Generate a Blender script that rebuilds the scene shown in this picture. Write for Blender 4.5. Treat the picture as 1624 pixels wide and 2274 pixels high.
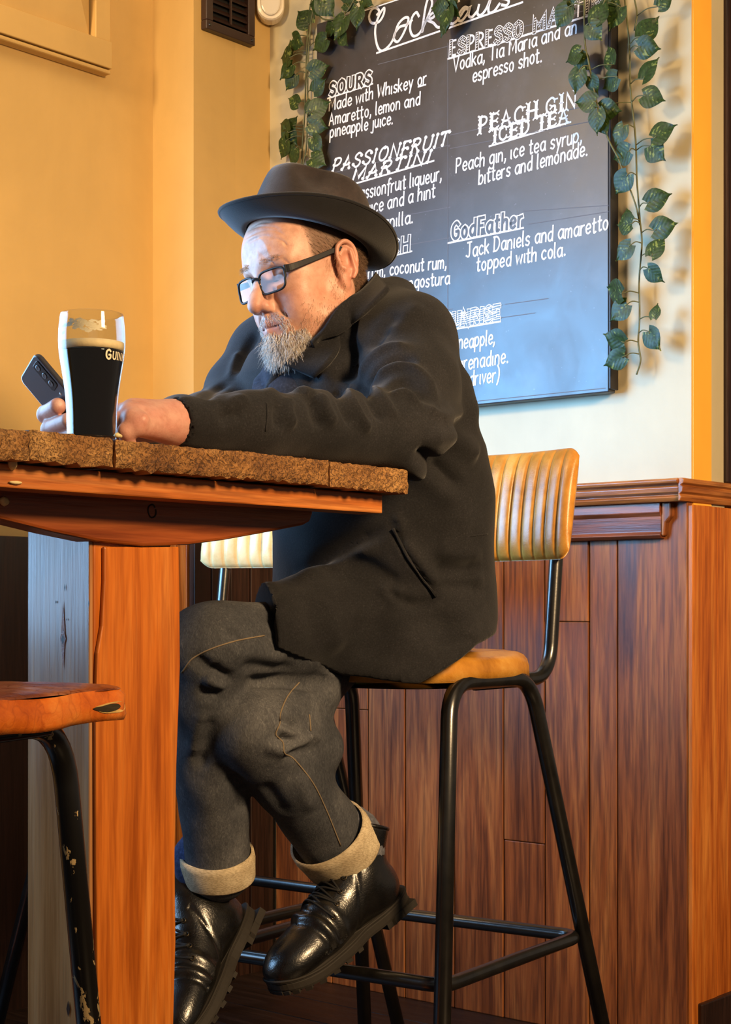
import bpy, bmesh, math, random
import numpy as np
from mathutils import Vector, Matrix
from mathutils.bvhtree import BVHTree

SC = bpy.context.scene
for o_ in list(bpy.data.objects):
    bpy.data.objects.remove(o_)
random.seed(7)
RNG = np.random.default_rng(11)

# ------------------------------------------------------------------ camera
CAM_H = 0.90
FPX = 3620.0          # focal length in pixels of a 1624 x 2274 frame
HORIZON = 1350.0      # image row of eye level
cam_d = bpy.data.cameras.new('camera')
cam_d.sensor_fit = 'HORIZONTAL'
cam_d.sensor_width = 36.0
cam_d.lens = FPX / 1624 * 36.0
cam_d.shift_y = (HORIZON - 1137) / 1624
cam_d.clip_start = 0.05
cam = bpy.data.objects.new('camera', cam_d)
cam.location = (0, 0, CAM_H)
cam.rotation_euler = (math.radians(90), 0, 0)
SC.collection.objects.link(cam)
SC.camera = cam

# ------------------------------------------------------------------ world, exposure
w_ = bpy.data.worlds.new('world'); SC.world = w_
w_.use_nodes = True
w_.node_tree.nodes['Background'].inputs[0].default_value = (1.0, 0.84, 0.68, 1)
w_.node_tree.nodes['Background'].inputs[1].default_value = 0.10
SC.view_settings.view_transform = 'Standard'
SC.view_settings.look = 'None'
SC.view_settings.gamma = 1
SC.view_settings.use_curve_mapping = False
SC.view_settings.exposure = 0.30

# ------------------------------------------------------------------ lights
def area(name, loc, target, sx, sy, power, col, spread=180):
    l = bpy.data.lights.new(name, 'AREA')
    l.shape = 'RECTANGLE'; l.size = sx; l.size_y = sy
    l.energy = power; l.color = col; l.spread = math.radians(spread)
    o = bpy.data.objects.new(name, l)
    o.location = loc
    o.rotation_euler = (Vector(target) - Vector(loc)).to_track_quat('-Z', 'Y').to_euler()
    SC.collection.objects.link(o)
    return o
# daylight through the window in the left wall (out of frame), and the warm lamps of the room
area('window_daylight', (-1.63, 2.70, 1.39), (-0.87, 2.05, 1.36), 1.90, 1.10, 56, (0.33, 0.62, 1.0))
area('window_sky', (-1.40, 2.93, 1.50), (0.40, 3.50, 1.15), 0.9, 0.9, 11, (0.18, 0.52, 1.0), 80)
area('ceiling_lamp_warm', (1.55, 0.45, 2.15), (0.35, 2.9, 1.3), 0.5, 0.5, 40, (1.0, 0.67, 0.35), 105)
area('wall_lamp_left', (-1.36, 2.50, 2.45), (-0.25, 3.90, 1.50), 0.30, 0.30, 11, (1.0, 0.72, 0.40), 120)

# ------------------------------------------------------------------ helpers
def P(u, v, d):
    """a point seen at column u, row v of the photograph, d metres in front of the lens"""
    return np.array([(u - 812.0) / FPX * d, d, CAM_H + (HORIZON - v) / FPX * d])

def V3(a):
    return Vector((float(a[0]), float(a[1]), float(a[2])))

def unit(a):
    a = np.asarray(a, float); return a / np.linalg.norm(a)

def frame(origin, xdir):
    x = Vector((xdir[0], xdir[1], 0)).normalized()
    z = Vector((0, 0, 1)); y = z.cross(x)
    m = Matrix((x, y, z)).transposed().to_4x4()
    m.translation = Vector(origin)
    return m

def link(o, parent=None):
    SC.collection.objects.link(o)
    if parent is not None:
        o.parent = parent
    return o

def tag(o, label=None, cat=None, group=None, kind=None):
    if label: o['label'] = label
    if cat: o['category'] = cat
    if group: o['group'] = group
    if kind: o['kind'] = kind
    return o

def empty(name, mat=None, label=None, cat=None, group=None, kind=None):
    o = bpy.data.objects.new(name, None)
    o.empty_display_size = 0.05
    link(o)
    if mat is not None: o.matrix_world = mat
    return tag(o, label, cat, group, kind)

def mesh_np(name, verts, faces, smooth=True):
    """mesh from numpy verts (n,3) and quads (m,4) or a list of polygons"""
    me = bpy.data.meshes.new(name)
    if isinstance(faces, np.ndarray):
        n, m, k = len(verts), len(faces), faces.shape[1]
        me.vertices.add(n); me.vertices.foreach_set('co', np.asarray(verts, np.float32).ravel())
        me.loops.add(m * k); me.loops.foreach_set('vertex_index', faces.astype(np.int32).ravel())
        me.polygons.add(m)
        me.polygons.foreach_set('loop_start', (np.arange(m) * k).astype(np.int32))
        me.update(calc_edges=True)
    else:
        me.from_pydata([tuple(map(float, v)) for v in verts], [], faces)
        me.update()
    if smooth:
        me.polygons.foreach_set('use_smooth', np.ones(len(me.polygons), bool))
    return me

class MB:
    """collects shapes and links them as one mesh object"""
    def __init__(self): self.v = []; self.f = []
    def add(self, vs, fs):
        n = len(self.v)
        self.v += [tuple(map(float, p)) for p in vs]
        self.f += [tuple(i + n for i in f) for f in fs]
        return self
    def box(self, lo, hi):
        x0, y0, z0 = lo; x1, y1, z1 = hi
        return self.add([(x0,y0,z0),(x1,y0,z0),(x1,y1,z0),(x0,y1,z0),(x0,y0,z1),(x1,y0,z1),(x1,y1,z1),(x0,y1,z1)],
                        [(0,3,2,1),(4,5,6,7),(0,1,5,4),(1,2,6,5),(2,3,7,6),(3,0,4,7)])
    def prism(self, poly, y0, y1, axes=(0, 2, 1)):
        """polygon in two axes extruded along the third"""
        n = len(poly); vs = []
        for y in (y0, y1):
            for a, b in poly:
                p = [0, 0, 0]; p[axes[0]] = a; p[axes[1]] = b; p[axes[2]] = y; vs.append(p)
        fs = [tuple(range(n)), tuple(range(2 * n - 1, n - 1, -1))]
        fs += [(i, n + i, n + (i + 1) % n, (i + 1) % n) for i in range(n)]
        return self.add(vs, fs)
    def tube(self, pts, r, seg=14, caps=True, closed=False):
        pts = [np.asarray(p, float) for p in pts]; n = len(pts)
        rs = r if hasattr(r, '__len__') else [r] * n
        tang = []
        for i in range(n):
            if closed: t = pts[(i + 1) % n] - pts[i - 1]
            else: t = pts[min(i + 1, n - 1)] - pts[max(i - 1, 0)]
            tang.append(t / (np.linalg.norm(t) + 1e-12))
        a = np.cross(tang[0], [0.123, 0.456, 0.881]); a /= np.linalg.norm(a)
        vs = []
        for i in range(n):
            a = a - tang[i] * a.dot(tang[i]); a /= np.linalg.norm(a)
            b = np.cross(tang[i], a)
            for k in range(seg):
                th = 2 * math.pi * k / seg
                vs.append(pts[i] + rs[i] * (math.cos(th) * a + math.sin(th) * b))
        fs = []
        for i in range(n if closed else n - 1):
            j = (i + 1) % n
            for k in range(seg):
                k2 = (k + 1) % seg
                fs.append((i * seg + k, i * seg + k2, j * seg + k2, j * seg + k))
        if caps and not closed:
            fs.append(tuple(range(seg - 1, -1, -1))); fs.append(tuple((n - 1) * seg + k for k in range(seg)))
        return self.add(vs, fs)
    def lathe(self, prof, seg=48, center=(0, 0, 0)):
        vs, fs = [], []
        for r, z in prof:
            for k in range(seg):
                th = 2 * math.pi * k / seg
                vs.append((center[0] + r * math.cos(th), center[1] + r * math.sin(th), center[2] + z))
        for i in range(len(prof) - 1):
            for k in range(seg):
                k2 = (k + 1) % seg
                fs.append((i * seg + k, i * seg + k2, (i + 1) * seg + k2, (i + 1) * seg + k))
        return self.add(vs, fs)
    def obj(self, name, mat, parent=None, smooth=False, bevel=0, subsurf=0):
        me = bpy.data.meshes.new(name); me.from_pydata(self.v, [], self.f); me.update()
        return mobj(name, me, mat, parent, smooth, bevel, subsurf)

def mobj(name, me, mat, parent=None, smooth=None, bevel=0, subsurf=0):
    if mat is not None: me.materials.append(mat)
    o = bpy.data.objects.new(name, me); link(o, parent)
    if smooth is not None:
        me.polygons.foreach_set('use_smooth', np.full(len(me.polygons), bool(smooth)))
    if bevel:
        b = o.modifiers.new('bevel', 'BEVEL'); b.width = bevel; b.segments = 2
        b.limit_method = 'ANGLE'; b.angle_limit = math.radians(40)
    if subsurf:
        s = o.modifiers.new('sub', 'SUBSURF'); s.levels = subsurf; s.render_levels = subsurf
    return o

def spline(pts, n=8, closed=False):
    """Catmull-Rom through the points"""
    p = np.asarray(pts, float)
    if len(p) < 3: 
        t = np.linspace(0, 1, n + 1)[:, None]; return p[0] * (1 - t) + p[-1] * t
    if closed: q = np.vstack([p[-1], p, p[0], p[1]])
    else: q = np.vstack([2 * p[0] - p[1], p, 2 * p[-1] - p[-2]])
    out = []
    for i in range(1, len(q) - 2):
        for k in range(n):
            t = k / n
            out.append(0.5 * (2 * q[i] + (q[i+1] - q[i-1]) * t + (2*q[i-1] - 5*q[i] + 4*q[i+1] - q[i+2]) * t*t
                              + (-q[i-1] + 3*q[i] - 3*q[i+1] + q[i+2]) * t**3))
    if not closed: out.append(q[-2])
    return np.array(out)

def round_path(pts, r, n=6):
    """polyline with its inner corners rounded by radius r"""
    pts = [np.asarray(p, float) for p in pts]; out = [pts[0]]
    for i in range(1, len(pts) - 1):
        a, b, c = pts[i-1], pts[i], pts[i+1]
        d1, d2 = unit(a - b), unit(c - b)
        ang = math.acos(max(-1, min(1, d1.dot(d2))))
        k = min(r / math.tan(ang / 2), np.linalg.norm(a - b) * .49, np.linalg.norm(c - b) * .49)
        p0, p1 = b + d1 * k, b + d2 * k
        for j in range(n + 1):
            t = j / n; out.append((1-t)**2 * p0 + 2*t*(1-t) * b + t*t * p1)
    out.append(pts[-1]); return out

# ------------------------------------------------------------------ materials
def srgb(r, g, b):
    f = lambda c: (c / 255 / 12.92) if c <= 10.3 else ((c / 255 + .055) / 1.055) ** 2.4
    return (f(r), f(g), f(b), 1)

class NT:
    def __init__(self, name):
        self.m = bpy.data.materials.new(name); self.m.use_nodes = True
        self.t = self.m.node_tree; self.n = self.t.nodes
        self.b = self.n['Principled BSDF']
    def new(self, typ, **kw):
        nd = self.n.new(typ)
        for k, v in kw.items():
            if k.startswith('i_'): nd.inputs[k[2:].replace('_', ' ')].default_value = v
            else: setattr(nd, k, v)
        return nd
    def link(self, a, b): self.t.links.new(a, b)
    def coords(self, scale=(1, 1, 1), rand=False, kind='Object'):
        tc = self.new('ShaderNodeTexCoord')
        mp = self.new('ShaderNodeMapping'); mp.inputs['Scale'].default_value = scale
        self.link(tc.outputs[kind], mp.inputs[0])
        if rand:
            oi = self.new('ShaderNodeObjectInfo')
            vm = self.new('ShaderNodeVectorMath', operation='SCALE'); vm.inputs[0].default_value = (17.3, 9.1, 5.7)
            self.link(oi.outputs['Random'], vm.inputs['Scale']); self.link(vm.outputs[0], mp.inputs['Location'])
        return mp.outputs[0]
    def noise(self, vec, scale, detail=4, rough=.55, dist=0):
        nd = self.new('ShaderNodeTexNoise'); self.link(vec, nd.inputs['Vector'])
        nd.inputs['Scale'].default_value = scale; nd.inputs['Detail'].default_value = detail
        nd.inputs['Roughness'].default_value = rough; nd.inputs['Distortion'].default_value = dist
        return nd.outputs[0]
    def ramp(self, fac, stops):
        nd = self.new('ShaderNodeValToRGB'); self.link(fac, nd.inputs[0])
        el = nd.color_ramp.elements
        while len(el) < len(stops): el.new(.5)
        for e, (p, c) in zip(el, stops):
            e.position = p; e.color = c if len(c) == 4 else (*c, 1)
        return nd.outputs[0]
    def mix(self, fac, a, b, mode='MIX'):
        nd = self.new('ShaderNodeMix', data_type='RGBA', blend_type=mode)
        for s, i in ((fac, 0), (a, 6), (b, 7)):
            if hasattr(s, 'is_linked') or hasattr(s, 'links'): self.link(s, nd.inputs[i])
            else: nd.inputs[i].default_value = s
        return nd.outputs[2]
    def bump(self, h, strength, dist=.002):
        nd = self.new('ShaderNodeBump'); nd.inputs['Strength'].default_value = strength
        nd.inputs['Distance'].default_value = dist
        self.link(h, nd.inputs['Height']); self.link(nd.outputs[0], self.b.inputs['Normal'])
    def set(self, col=None, rough=None, metal=None, spec=None, coat=None, sheen=None, crough=.15):
        B = self.b.inputs
        if col is not None:
            if hasattr(col, 'is_linked') or hasattr(col, 'links'): self.link(col, B['Base Color'])
            else: B['Base Color'].default_value = col
        if rough is not None:
            if hasattr(rough, 'is_linked') or hasattr(rough, 'links'): self.link(rough, B['Roughness'])
            else: B['Roughness'].default_value = rough
        if metal is not None: B['Metallic'].default_value = metal
        if spec is not None: B['Specular IOR Level'].default_value = spec
        if coat is not None: B['Coat Weight'].default_value = coat; B['Coat Roughness'].default_value = crough
        if sheen is not None: B['Sheen Weight'].default_value = sheen; B['Sheen Roughness'].default_value = .5
        return self.m

def wood(name, dark, mid, light, axis='z', scale=1.0, rough=.38, coat=.0, rough_bump=.25, contrast=1.0):
    t = NT(name)
    lng, crs = 1.3 * scale, 24.0 * scale
    sc = {'x': (lng, crs, crs), 'y': (crs, lng, crs), 'z': (crs, crs, lng)}[axis]
    c = t.coords(sc, rand=True)
    n1 = t.noise(c, 1.0, 5, .6, 1.6)
    wv = t.new('ShaderNodeTexNoise'); t.link(c, wv.inputs['Vector'])
    wv.inputs['Scale'].default_value = 6.5; wv.inputs['Detail'].default_value = 3
    c2 = t.coords(tuple(4 * s if s == crs else s * 3 for s in sc), rand=True)
    n2 = t.noise(c2, 4.0, 3, .6)
    base = t.ramp(n1, [(.28, dark), (.5, mid), (.74, light)])
    grain = t.ramp(wv.outputs[0], [(.36, tuple(x * (1 - .5 * contrast) for x in dark[:3])), (.56, (1, 1, 1))])
    col = t.mix(.45 * contrast, base, grain, 'MULTIPLY')
    fine = t.ramp(n2, [(.35, (.72, .70, .68)), (.6, (1, 1, 1))])
    col = t.mix(.55, col, fine, 'MULTIPLY')
    t.bump(n2, rough_bump, .0015)
    rr = t.ramp(n1, [(.3, (rough - .08,) * 3), (.7, (rough + .12,) * 3)])
    return t.set(col, rr, coat=coat)

def plain(name, col, rough=.5, metal=0, spec=.5, coat=None, nscale=0, namp=.12, bump=0, bscale=60, sheen=None):
    t = NT(name)
    if nscale:
        c = t.coords()
        n = t.noise(c, nscale, 5)
        lo = tuple(x * (1 - namp) for x in col[:3]); hi = tuple(min(1, x * (1 + namp)) for x in col[:3])
        colr = t.ramp(n, [(.3, lo), (.7, hi)])
    else: colr = col
    if bump:
        c = t.coords(); t.bump(t.noise(c, bscale, 4), bump, .002)
    return t.set(colr, rough, metal, spec, coat, sheen)

M = {}
def plaster(name, col, amp=.10):
    t = NT(name)
    c = t.coords()
    n = t.noise(c, 2.2, 6, .6, .4)
    c2 = t.coords((6, 6, 1.2)); n2 = t.noise(c2, 1.5, 5, .6)
    a = t.ramp(n, [(.3, tuple(x * (1 - amp) for x in col[:3])), (.7, tuple(min(1, x * (1 + amp)) for x in col[:3]))])
    b = t.ramp(n2, [(.3, (1 - amp * .6,) * 3), (.65, (1, 1, 1))])
    n3 = t.noise(c, 55, 3)
    t.bump(n3, .10, .002)
    return t.set(t.mix(1, a, b, 'MULTIPLY'), .5, spec=.35)
M['plaster_cream'] = plaster('plaster_cream', srgb(190, 178, 146))
M['plaster_ochre'] = plaster('plaster_ochre', srgb(204, 168, 104))
M['plaster_lamplit'] = plaster('plaster_lamplit', srgb(252, 180, 66))  # pier plaster, the warm lamplight put into its orange
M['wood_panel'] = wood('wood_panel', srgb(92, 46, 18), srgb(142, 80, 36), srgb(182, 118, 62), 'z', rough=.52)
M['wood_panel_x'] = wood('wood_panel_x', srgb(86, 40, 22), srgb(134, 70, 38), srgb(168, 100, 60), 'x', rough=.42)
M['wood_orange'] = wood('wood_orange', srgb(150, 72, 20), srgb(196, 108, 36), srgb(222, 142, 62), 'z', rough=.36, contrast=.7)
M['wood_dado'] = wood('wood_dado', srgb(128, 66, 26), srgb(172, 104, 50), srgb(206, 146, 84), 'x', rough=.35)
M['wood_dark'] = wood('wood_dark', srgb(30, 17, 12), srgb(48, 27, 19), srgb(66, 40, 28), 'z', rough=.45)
M['wood_post'] = wood('wood_post', srgb(168, 84, 22), srgb(206, 114, 36), srgb(232, 150, 66), 'z', scale=.8, rough=.30, coat=.12, contrast=.75)
M['wood_bracket'] = wood('wood_bracket', srgb(132, 62, 26), srgb(176, 94, 44), srgb(206, 126, 68), 'x', scale=.8, rough=.34, contrast=.7)
M['wood_batten'] = wood('wood_batten', srgb(150, 78, 26), srgb(196, 112, 46), srgb(224, 152, 80), 'x', rough=.4)
M['wood_side_glare'] = wood('wood_side_glare', srgb(146, 94, 52), srgb(184, 128, 78), srgb(208, 156, 102), 'z', scale=.6, rough=.27, coat=.3, contrast=.5)  # window glare put into the paler colour of the leg's side
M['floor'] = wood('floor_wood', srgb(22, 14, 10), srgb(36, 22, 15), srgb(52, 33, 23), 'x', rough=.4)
M['ceiling'] = plain('ceiling_paint', srgb(225, 212, 185), .8)

def end_grain():
    t = NT('end_grain')
    c = t.coords((1, 1, 1), rand=True)
    v = t.new('ShaderNodeTexNoise'); t.link(c, v.inputs['Vector'])
    v.inputs['Scale'].default_value = 150; v.inputs['Detail'].default_value = 5; v.inputs['Distortion'].default_value = 2.4
    n = t.noise(c, 9, 5, .6)
    big = t.ramp(n, [(.3, srgb(112, 72, 38)), (.5, srgb(164, 118, 66)), (.72, srgb(214, 172, 112))])
    fine = t.ramp(v.outputs[0], [(.38, (.12, .07, .035)), (.55, (.85, .78, .68)), (.7, (1.1, 1.05, .95))])
    t.bump(v.outputs[0], .9, .004)
    return t.set(t.mix(.85, big, fine, 'MULTIPLY'), .75)
M['end_grain'] = end_grain()
M['wood_top'] = wood('wood_top', srgb(120, 72, 36), srgb(160, 104, 56), srgb(190, 138, 84), 'y', rough=.5)

def metal_black():
    t = NT('black_metal')
    c = t.coords((1, 1, 1), rand=True)
    n = t.noise(c, 30, 4)
    col = t.ramp(n, [(.3, srgb(14, 13, 12)), (.7, srgb(30, 28, 25))])
    t.bump(t.noise(c, 180, 3), .08, .001)
    return t.set(col, .27, metal=.0, spec=.9, coat=.3)
M['black_metal'] = metal_black()

def metal_chipped():
    t = NT('chipped_black_metal')
    c = t.coords((1, 1, .55))
    n = t.noise(c, 52, 5, .6, .6)
    tc = t.new('ShaderNodeTexCoord'); sx = t.new('ShaderNodeSeparateXYZ'); t.link(tc.outputs['Object'], sx.inputs[0])
    mr = t.new('ShaderNodeMapRange'); t.link(sx.outputs['Z'], mr.inputs[0])
    mr.inputs['From Min'].default_value = .40; mr.inputs['From Max'].default_value = .72
    mr.inputs['To Min'].default_value = .055; mr.inputs['To Max'].default_value = -.06
    ad = t.new('ShaderNodeMath', operation='ADD'); t.link(n, ad.inputs[0]); t.link(mr.outputs[0], ad.inputs[1])
    chip = t.ramp(ad.outputs[0], [(.600, (0, 0, 0)), (.608, (1, 1, 1))])
    col = t.mix(chip, srgb(17, 15, 13), srgb(196, 168, 120))
    t.bump(chip, .3, .001)
    return t.set(col, .27, spec=.9, coat=.3)
M['chipped_metal'] = metal_chipped()

def leather(name, a, b, c_, rough=.38, cracks=0):
    t = NT(name)
    c = t.coords()
    n = t.noise(c, 14, 6, .65, .3)
    col = t.ramp(n, [(.3, a), (.5, b), (.72, c_)])
    v = t.new('ShaderNodeTexVoronoi'); v.feature = 'DISTANCE_TO_EDGE'; t.link(c, v.inputs['Vector']); v.inputs['Scale'].default_value = 150
    h = t.ramp(v.outputs[0], [(0, (0, 0, 0)), (.12, (1, 1, 1))])
    if cracks:
        v2 = t.new('ShaderNodeTexVoronoi'); v2.feature = 'DISTANCE_TO_EDGE'
        nd = t.new('ShaderNodeTexNoise'); t.link(c, nd.inputs['Vector']); nd.inputs['Scale'].default_value = 25
        ad = t.new('ShaderNodeVectorMath', operation='MULTIPLY_ADD'); t.link(nd.outputs[1], ad.inputs[0]); ad.inputs[1].default_value = (.06, .06, .06); t.link(c, ad.inputs[2])
        t.link(ad.outputs[0], v2.inputs['Vector']); v2.inputs['Scale'].default_value = 26
        ck = t.ramp(v2.outputs[0], [(.0, (.35, .22, .15)), (.05, (1, 1, 1))])
        col = t.mix(.8 * cracks, col, ck, 'MULTIPLY')
    t.bump(h, .10, .001)
    return t.set(col, rough, spec=.5, coat=.15, crough=.25)
M['leather_tan'] = leather('leather_tan', srgb(152, 98, 28), srgb(192, 132, 48), srgb(214, 162, 78))
M['leather_cream'] = leather('leather_cream', srgb(196, 160, 100), srgb(216, 184, 128), srgb(228, 204, 156))
M['leather_orange'] = leather('leather_orange', srgb(170, 74, 16), srgb(216, 110, 30), srgb(236, 146, 64), .36, .35)
M['leather_worn'] = leather('leather_worn', srgb(96, 44, 24), srgb(136, 70, 40), srgb(176, 116, 80), .30, 1.0)
M['foam'] = plain('foam_rubber', srgb(206, 170, 100), .9, nscale=60, bump=.4)
M['gum'] = plain('gum_white', srgb(226, 206, 150), .6, nscale=80)
# ------------------------------------------------------------------ the room
R2 = np.array([0.761, -0.648]); E2 = np.array([0.648, 0.761])      # along the board wall; along the side walls (left to right)
OD = np.array([-0.2386, 4.07]); LD = 1.185                           # inner corner left of the board wall, its length
FD = frame((OD[0], OD[1], 0), R2)                                    # local: x along the wall, -y out into the room, z up
OC = OD - E2 * 0.262                                                 # outer corner of the left return
FC = frame((OC[0], OC[1], 0), E2)
LB = 0.143
OB = OC - R2 * LB                                                    # inner corner between left wall and the narrow strip
FB = frame((OB[0], OB[1], 0), R2)
LA = 3.4
OA = OB - E2 * LA
FA = frame((OA[0], OA[1], 0), E2)
OE = OD + R2 * LD
FE = frame((OE[0], OE[1], 0), E2)

def hit(F, u, v, off=0.0):
    """(x, z) in a wall's own frame where the ray of pixel (u, v) meets its plane moved 'off' into the room"""
    d = np.array([(u - 812) / FPX, 1.0, (HORIZON - v) / FPX])
    n = np.array(F.col[1])[:3]; o = np.array(F.translation) - n * off
    s = n.dot(o - np.array([0, 0, CAM_H])) / n.dot(d)
    p = F.inverted() @ V3(np.array([0, 0, CAM_H]) + d * s)
    return p.x, p.z

H = 2.8
DADO = 1.158
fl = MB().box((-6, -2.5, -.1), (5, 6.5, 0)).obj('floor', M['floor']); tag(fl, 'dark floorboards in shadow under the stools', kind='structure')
fb = MB()
ce = MB().box((-6, -2.5, H), (5, 6.5, H + .1)).obj('ceiling', M['ceiling']); tag(ce, kind='structure')

def wall(name, F, boxes, mat, label):
    e = empty(name, F, label, kind='structure')
    b = MB()
    for lo, hi in boxes: b.box(lo, hi)
    o = b.obj('plaster', mat, e)
    return e
WD = wall('wall_back', FD, [((0, 0, 0), (LD - .004, .14, H))], M['plaster_cream'], 'cream plaster wall behind the chalkboard, over dark wood panelling')
WC = wall('wall_alcove', FC, [((.003, 0, 0), (.262, .14, H))], M['plaster_ochre'], 'narrow ochre return wall with the black vent grille')
WB = wall('wall_return', FB, [((0, 0, 0), (LB, .14, H))], M['plaster_ochre'], 'narrow sunlit ochre strip of wall left of the hat')
wx0, wx1, wz0, wz1 = LA - 2.70, LA - .72, .80, 1.98                 # window opening, out of frame to the left
WA = wall('wall_left', FA, [((0, 0, 0), (wx0, .14, H)), ((wx1, 0, 0), (LA + .002, .14, H)), ((wx0, 0, 0), (wx1, .14, wz0)), ((wx0, 0, wz1), (wx1, .14, H))],
          M['plaster_ochre'], 'ochre plaster wall on the left with a moulded frame at its top')
win = MB()
for lo, hi in (((wx0 - .05, -.02, wz0 - .05), (wx1 + .05, .04, wz0)), ((wx0 - .05, -.02, wz1), (wx1 + .05, .04, wz1 + .05)),
               ((wx0 - .05, -.02, wz0), (wx0, .04, wz1)), ((wx1, -.02, wz0), (wx1 + .05, .04, wz1))):
    win.box(lo, hi)
wo = win.obj('window_1', M['plaster_ochre'], None, bevel=.004); wo.matrix_world = FA; tag(wo, kind='structure')

# right: pier beyond the corner with lamplight in its orange, dark door frame at its edge
WE = wall('wall_right', FE, [((.003, 0, 0), (.078, .14, H))], M['plaster_lamplit'], 'pier beyond the corner of the panelling, warm lamplight put into its orange colour')
b = MB().box((.078, .012, DADO), (.155, .14, H)); o = b.obj('pier_reveal', M['plaster_ochre'], WE)
b = MB().box((.105, .03, 0), (.6, .14, DADO)); o = b.obj('plaster', M['plaster_lamplit'], WE)
dr = empty('door_1', FE, 'dark door frame at the right edge above the dado', kind='structure')
MB().box((.136, -.006, DADO + .002), (.27, .06, H)).obj('frame', M['wood_dark'], dr, bevel=.004)
MB().box((.27, .03, DADO + .002), (1.0, .07, H)).obj('door_panel', M['wood_dark'], dr)

# wainscot of the back wall: backing, planks each its own object
def planks(parent, F, edges_u, vref, mat, zt, x_end=None, th=.012, splits=()):
    xs = [hit(F, u, vref, .02)[0] for u in edges_u]
    if x_end is not None: xs[-1] = x_end
    for i in range(len(xs) - 1):
        a, c = xs[i] + .0012, xs[i + 1] - .0012
        zs = [0.0, zt]
        for (k, vv) in splits:
            if k == i: zs = [0.0, hit(F, (edges_u[i] + edges_u[i + 1]) / 2, vv, .02)[1], zt]
        for z0, z1 in zip(zs, zs[1:]):
            pr = .008 + th + (.0015 if i % 2 else 0) + (.0012 if z0 else 0)
            MB().box((a, -pr, z0 + (.0008 if z0 else 0)), (c, .0, z1)).obj('plank', mat, parent, bevel=.0022)
us = [612, 690, 738, 818, 900, 1010, 1119, 1211, 1309, 1372, 1546]
planks(WD, FD, us, 1500, M['wood_panel'], DADO - .02, x_end=LD, splits=((6, 1870), (7, 1381), (2, 1575)))
def profile_run(name, parent, mat, prof, x0, x1, bevel=.0015):
    b = MB(); n = len(prof); vs = []
    for x in (x0, x1):
        for (y, z) in prof: vs.append((x, y, z))
    fs = [tuple(range(n - 1, -1, -1)), tuple(range(n, 2 * n))] + [(i, (i + 1) % n, n + (i + 1) % n, n + i) for i in range(n)]
    b.add(vs, fs)
    return b.obj(name, mat, parent, bevel=bevel)
dp = [(0, DADO - .044), (-.050, DADO - .044), (-.055, DADO - .036), (-.050, DADO - .030), (-.058, DADO - .026), (-.060, DADO - .016),
      (-.054, DADO - .012), (-.064, DADO - .008), (-.066, DADO - .002), (-.060, DADO + .002), (0, DADO + .002)]
T1 = empty('trim_1', FD, 'moulded brown dado rail on top of the panelling', kind='structure')
profile_run('rail_moulding', T1, M['wood_dado'], dp, .0, LD)
xe = hit(FD, 1478, 1120, .04)[0]
ap = [(0, DADO - .117), (-.034, DADO - .117), (-.040, DADO - .110), (-.034, DADO - .103), (-.036, DADO - .072), (-.042, DADO - .064), (-.040, DADO - .044), (0, DADO - .044)]
profile_run('apron_moulding', T1, M['wood_panel_x'], ap, .0, xe - .012)
MB().prism([(xe - .012, DADO - .044), (xe + .010, DADO - .044), (xe + .010, DADO - .072), (xe - .002, DADO - .085), (xe - .006, DADO - .112), (xe - .012, DADO - .112)], -.036, 0).obj('bracket_block', M['wood_panel'], T1, bevel=.003)
# dado and panel of the right pier; its front edge starts at the overhang of the back rail
T2 = empty('trim_2', FE, 'moulded dado rail of the right pier, its front edge worn pale', kind='structure')
dpe = [(.0, DADO - .044), (-.004, DADO - .044), (-.008, DADO - .036), (-.004, DADO - .030), (-.010, DADO - .026), (-.012, DADO - .016),
       (-.007, DADO - .012), (-.013, DADO - .008), (-.014, DADO - .002), (-.010, DADO + .002), (.0, DADO + .002)]
profile_run('rail_moulding', T2, M['wood_dado'], dpe, -.060, .62)
for a, c in ((-.0205, .082), (.084, .30), (.302, .6)):
    MB().box((a, -.012 if a < .01 else -.010, 0), (c, 0, DADO - .05)).obj('plank', M['wood_orange'], WE, bevel=.0025)
MB().box((.0, -.022, 0), (.6, .0, .10)).obj('baseboard_right', M['wood_dark'], WE, bevel=.003)

# wainscot of the left walls
zt = 1.06
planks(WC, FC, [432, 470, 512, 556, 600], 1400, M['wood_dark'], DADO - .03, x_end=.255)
planks(WB, FB, [345, 392, 436], 1400, M['wood_orange'], DADO - .03, x_end=LB)  # lit look of this strip put into the orange of its planks
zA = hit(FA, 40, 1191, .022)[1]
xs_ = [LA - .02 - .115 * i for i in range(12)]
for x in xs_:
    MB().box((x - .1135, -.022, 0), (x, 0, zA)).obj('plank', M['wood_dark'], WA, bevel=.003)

# floor boards near the walls are a flat run of planks
FL = empty('trim_3', FD, 'row of dark floorboards along the back wall', kind='structure')
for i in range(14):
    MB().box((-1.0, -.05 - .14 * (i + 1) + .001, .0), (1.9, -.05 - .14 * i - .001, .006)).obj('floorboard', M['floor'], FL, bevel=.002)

# moulded frame high on the left wall
fr = empty('trim_4', FA, 'painted moulded frame at the top left of the ochre wall', kind='structure')
x1, zb = hit(FA, 246, 166, .03); 
zt_ = zb + .075; xL = LA - 1.9
MB().box((xL, -.036, zb + .012), (x1, 0, zt_)).obj('frame_board', M['plaster_ochre'], fr, bevel=.002)
MB().box((xL, -.032, zb), (x1 + .001, 0, zb + .010)).obj('frame_lip', M['plaster_ochre'], fr, bevel=.004)
MB().box((x1 - .045, -.030, zt_ + .001), (x1, 0, zt_ + .62)).obj('frame_board', M['plaster_ochre'], fr, bevel=.002)
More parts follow.
